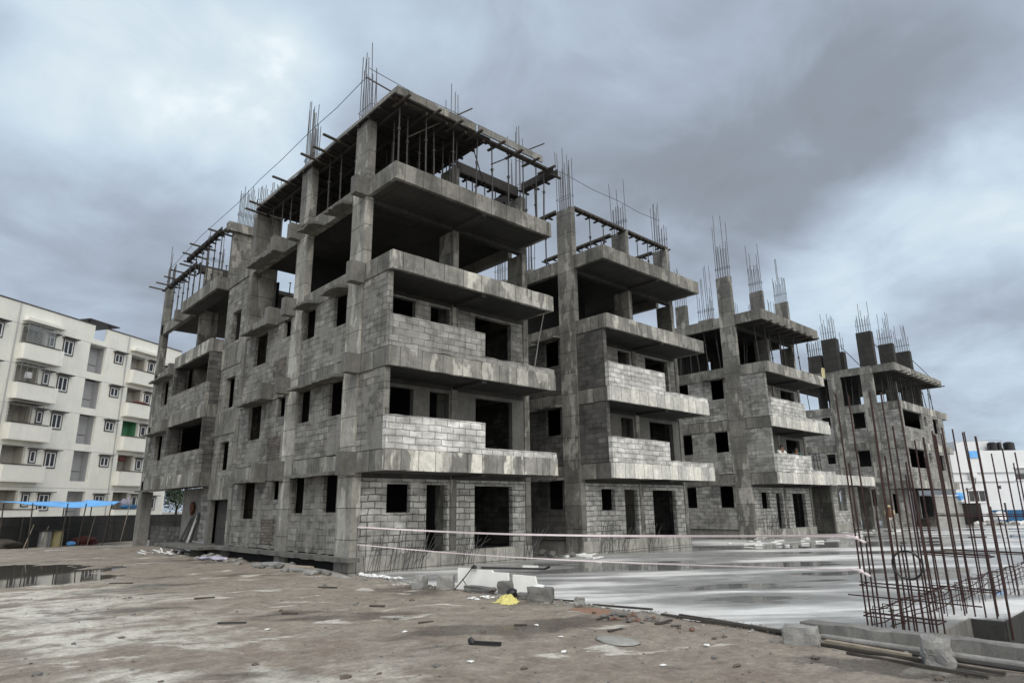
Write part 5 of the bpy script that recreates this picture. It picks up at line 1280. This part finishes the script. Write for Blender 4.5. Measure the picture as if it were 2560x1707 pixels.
hthing('blue_fence', 'blue corrugated sheet fence under the canopy', 'fence', (lambda mb: [mb.box(41.3+.16*i, 41.3+.16*i+.1, 58.0, 58.04+.03*(i % 2), -.2, 1.1) for i in range(24)] and mb.box(41.3, 45.1, 58.06, 58.09, -.2, 1.1))(MB()), 'bluedk')
def dish(s, d, z, r_, label):
    mb = MB(); n = 16; c = Vector((s, d, z)); ax = Vector((-.3, -.8, .55)).normalized(); a = ax.orthogonal().normalized(); b = ax.cross(a)
    rings = []
    for k_ in range(5):
        q = k_/4; i0 = len(mb.v)
        for j in range(n):
            t = 2*PI*j/n; mb.v.append(tuple(c+ax*(.25*r_*q*q)+a*math.cos(t)*r_*max(q, .02)+b*math.sin(t)*r_*max(q, .02)))
        rings.append(i0)
    for k_ in range(4):
        for j in range(n): mb.f.append((rings[k_]+j, rings[k_]+(j+1) % n, rings[k_+1]+(j+1) % n, rings[k_+1]+j))
    mb.tube(tuple(c), (s, d+.1, -.1), .03, 5)
    return hthing('satellite_dish', label, 'satellite dish', mb, 'frame')
dish(40.9, 57.3, .55, .42, 'white satellite dish standing by the rubble, left of two'); dish(41.6, 57.2, .6, .45, 'white satellite dish standing by the rubble, right of two')
rr = random.Random(21)
GU = ('pale rubble lump in the heap before the grey site shed', 'rubble before the site shed')
for i in range(60):
    s, d = rr.uniform(38.6, 44.5), rr.uniform(54.5, 57); q = rr.uniform(.08, .3)
    if i % 2: s = rr.uniform(39.0, 41.5)
    hthing('rubble_lump', GU[0], 'rubble', MB().rock((s, d, PZ+q*.4), (q*1.4, q, q*.7), i, 1, .5), 'stonel' if i % 2 else 'foam', GU[1])
hthing('blue_tarp', 'bright blue tarp hanging at the far right picture edge', 'tarp', MB().rock((48.2, 60.5, 2.0), (.5, .3, 1.0), 6, 3, .4), 'blue')
single('plank_stack', 'low stack of timber under the farthest shell ground floor', 'timber', MB().box(62.0, 64.5, 17.0, 18.0, -.05, .25).box(62.1, 64.3, 17.1, 17.9, .26, .5).box(61.9, 64.4, 17.0, 17.2, .55, .62), 'wood')
# ------------------------------------------------------------------ people
def skin_mesh(name, verts, edges, mat, sub=1):
    me = bpy.data.meshes.new(name); me.from_pydata([v[:3] for v in verts], edges, [])
    o = bpy.data.objects.new(name, me); COL.objects.link(o)
    o.modifiers.new('skin', 'SKIN'); sv = me.skin_vertices[0].data
    for i, v in enumerate(verts): sv[i].radius = (v[3], v[4] if len(v) > 4 else v[3])
    sv[0].use_root = True
    s_ = o.modifiers.new('sub', 'SUBSURF'); s_.levels = s_.render_levels = sub
    dg = bpy.context.evaluated_depsgraph_get(); ev = o.evaluated_get(dg); m2 = bpy.data.meshes.new_from_object(ev)
    bpy.data.objects.remove(o); bpy.data.meshes.remove(me)
    m2.materials.clear(); m2.materials.append(M[mat])
    for p in m2.polygons: p.use_smooth = True
    r_ = bpy.data.objects.new(name, m2); COL.objects.link(r_); return r_
def person(label, loc, rz, J, shirt, trousers, cap='hair'):
    """J: joint name -> (x,y,z); body faces +x in its own frame, standing on z=0"""
    V = []; E = []; idx = {}
    def add(n, r_, p=None):
        idx[n] = len(V); V.append((*J[n], r_)); 
        if p: E.append((idx[p], idx[n]))
    add('pelvis', .13); add('waist', .125, 'pelvis'); add('chest', .145, 'waist'); add('neck', .055, 'chest'); add('head', .085, 'neck'); add('crown', .07, 'head')
    def extra(n, co, r_, p): J[n] = co; add(n, r_, p)
    hd = Vector(J['head']); f = Vector(J.get('face', (1, 0, 0))).normalized()
    extra('nose', tuple(hd+f*.10-Vector((0, 0, .01))), .014, 'head')
    sidev = f.cross(Vector((0, 0, 1))).normalized()
    for n, s_ in (('earl', -1), ('earr', 1)): extra(n, tuple(hd+sidev*s_*.092), .014, 'head')
    for s_ in 'lr':
        add('sh'+s_, .06, 'chest'); add('el'+s_, .042, 'sh'+s_); add('wr'+s_, .028, 'el'+s_)
        w_ = Vector(J['wr'+s_]); d_ = (w_-Vector(J['el'+s_])).normalized(); extra('palm'+s_, tuple(w_+d_*.07), .032, 'wr'+s_)
        pv = Vector(J['palm'+s_]); sd = d_.cross(Vector((0, 1, .2))).normalized()
        for q in range(4): extra('f%s%d' % (s_, q), tuple(pv+d_*(.075+.012*(q in (1, 2)))+sd*(q-1.5)*.02), .009, 'palm'+s_)
        extra('th'+s_, tuple(w_+d_*.075+sd*-.045), .010, 'wr'+s_)
        add('hip'+s_, .09, 'pelvis'); add('kn'+s_, .06, 'hip'+s_); add('an'+s_, .04, 'kn'+s_); add('toe'+s_, .035, 'an'+s_)
    body = skin_mesh('person', V, E, 'skin'); body.location = loc; body.rotation_euler = (0, 0, rz); tag(body, label, 'person')
    def clothe(name, chain, edges, mat):
        ids = {n: i for i, (n, _) in enumerate(chain)}
        c = skin_mesh(name, [(*J[n], r_) for n, r_ in chain], [(ids[a], ids[b]) for a, b in edges], mat); c.parent = body
    clothe('shirt', [('waist', .15), ('chest', .17), ('shl', .085), ('ell', .062), ('shr', .085), ('elr', .062)], [('waist', 'chest'), ('chest', 'shl'), ('shl', 'ell'), ('chest', 'shr'), ('shr', 'elr')], shirt)
    clothe('trousers', [('pelvis', .155), ('hipl', .11), ('knl', .08), ('anl', .06), ('hipr', .11), ('knr', .08), ('anr', .06)], [('pelvis', 'hipl'), ('hipl', 'knl'), ('knl', 'anl'), ('pelvis', 'hipr'), ('hipr', 'knr'), ('knr', 'anr')], trousers)
    h = hd+Vector((0, 0, .035))-f*.02
    hb_ = MB().rock(tuple(h), (.105, .10, .105), 2, 3, .08).build('hair' if cap == 'hair' else 'helmet', M[cap], body, smooth=True)
def lean_pose(bend, crouch, arm=.4):
    z = .92-crouch; J = {}
    J['pelvis'] = (0, 0, z); J['waist'] = (.03+.1*bend, 0, z+.2); J['chest'] = (.06+.34*bend, 0, z+.43-.10*bend)
    J['neck'] = (.08+.48*bend, 0, z+.60-.15*bend); J['head'] = (.11+.56*bend, 0, z+.73-.18*bend); J['crown'] = (.11+.58*bend, 0, z+.80-.18*bend); J['face'] = (1, 0, -.4*bend)
    c = Vector(J['chest'])
    for s_, sg in (('l', 1), ('r', -1)):
        J['sh'+s_] = (c.x+.02, sg*.20, c.z+.07); J['el'+s_] = (c.x+.10+.1*arm, sg*.25, c.z-.20); J['wr'+s_] = (c.x+.30*arm+.16, sg*.18, c.z-.33-.1*(1-arm))
        J['hip'+s_] = (0, sg*.09, z-.04); J['kn'+s_] = (.06+crouch*.9+(.06*sg), sg*.11, .48-crouch*.35); J['an'+s_] = (-.02+.08*sg, sg*.11, .07); J['toe'+s_] = (.14+.08*sg, sg*.12, .035)
    return J
p3.box('floor_screed', 'conc', 34.55, 41.8, YF+.24, YB-.01, SB[1]+.162, 3.27)
person('black haired person in a white shirt, head above the third shell balcony wall', (36.0, 16.72, 3.27), R(-110), lean_pose(.10, .0), 'shirtw', 'trouser')
person('person in dark teal bending low behind the third shell balcony wall', (38.05, 16.75, 3.27), R(-150), lean_pose(.30, .02), 'shirtt', 'trouser')
person('worker in khaki shirt and pale trousers standing on the deck by the farthest shell', (47.4, 15.2, PZ), R(-170), lean_pose(.25, .02), 'khaki', 'trouserw', 'khaki')

# ------------------------------------------------------------------ render settings
S.render.engine = 'CYCLES'
S.view_settings.view_transform = 'Standard'; S.view_settings.look = 'None'
S.view_settings.exposure = 0.12; S.view_settings.gamma = 1.0
S.cycles.max_bounces = 6; S.cycles.diffuse_bounces = 3
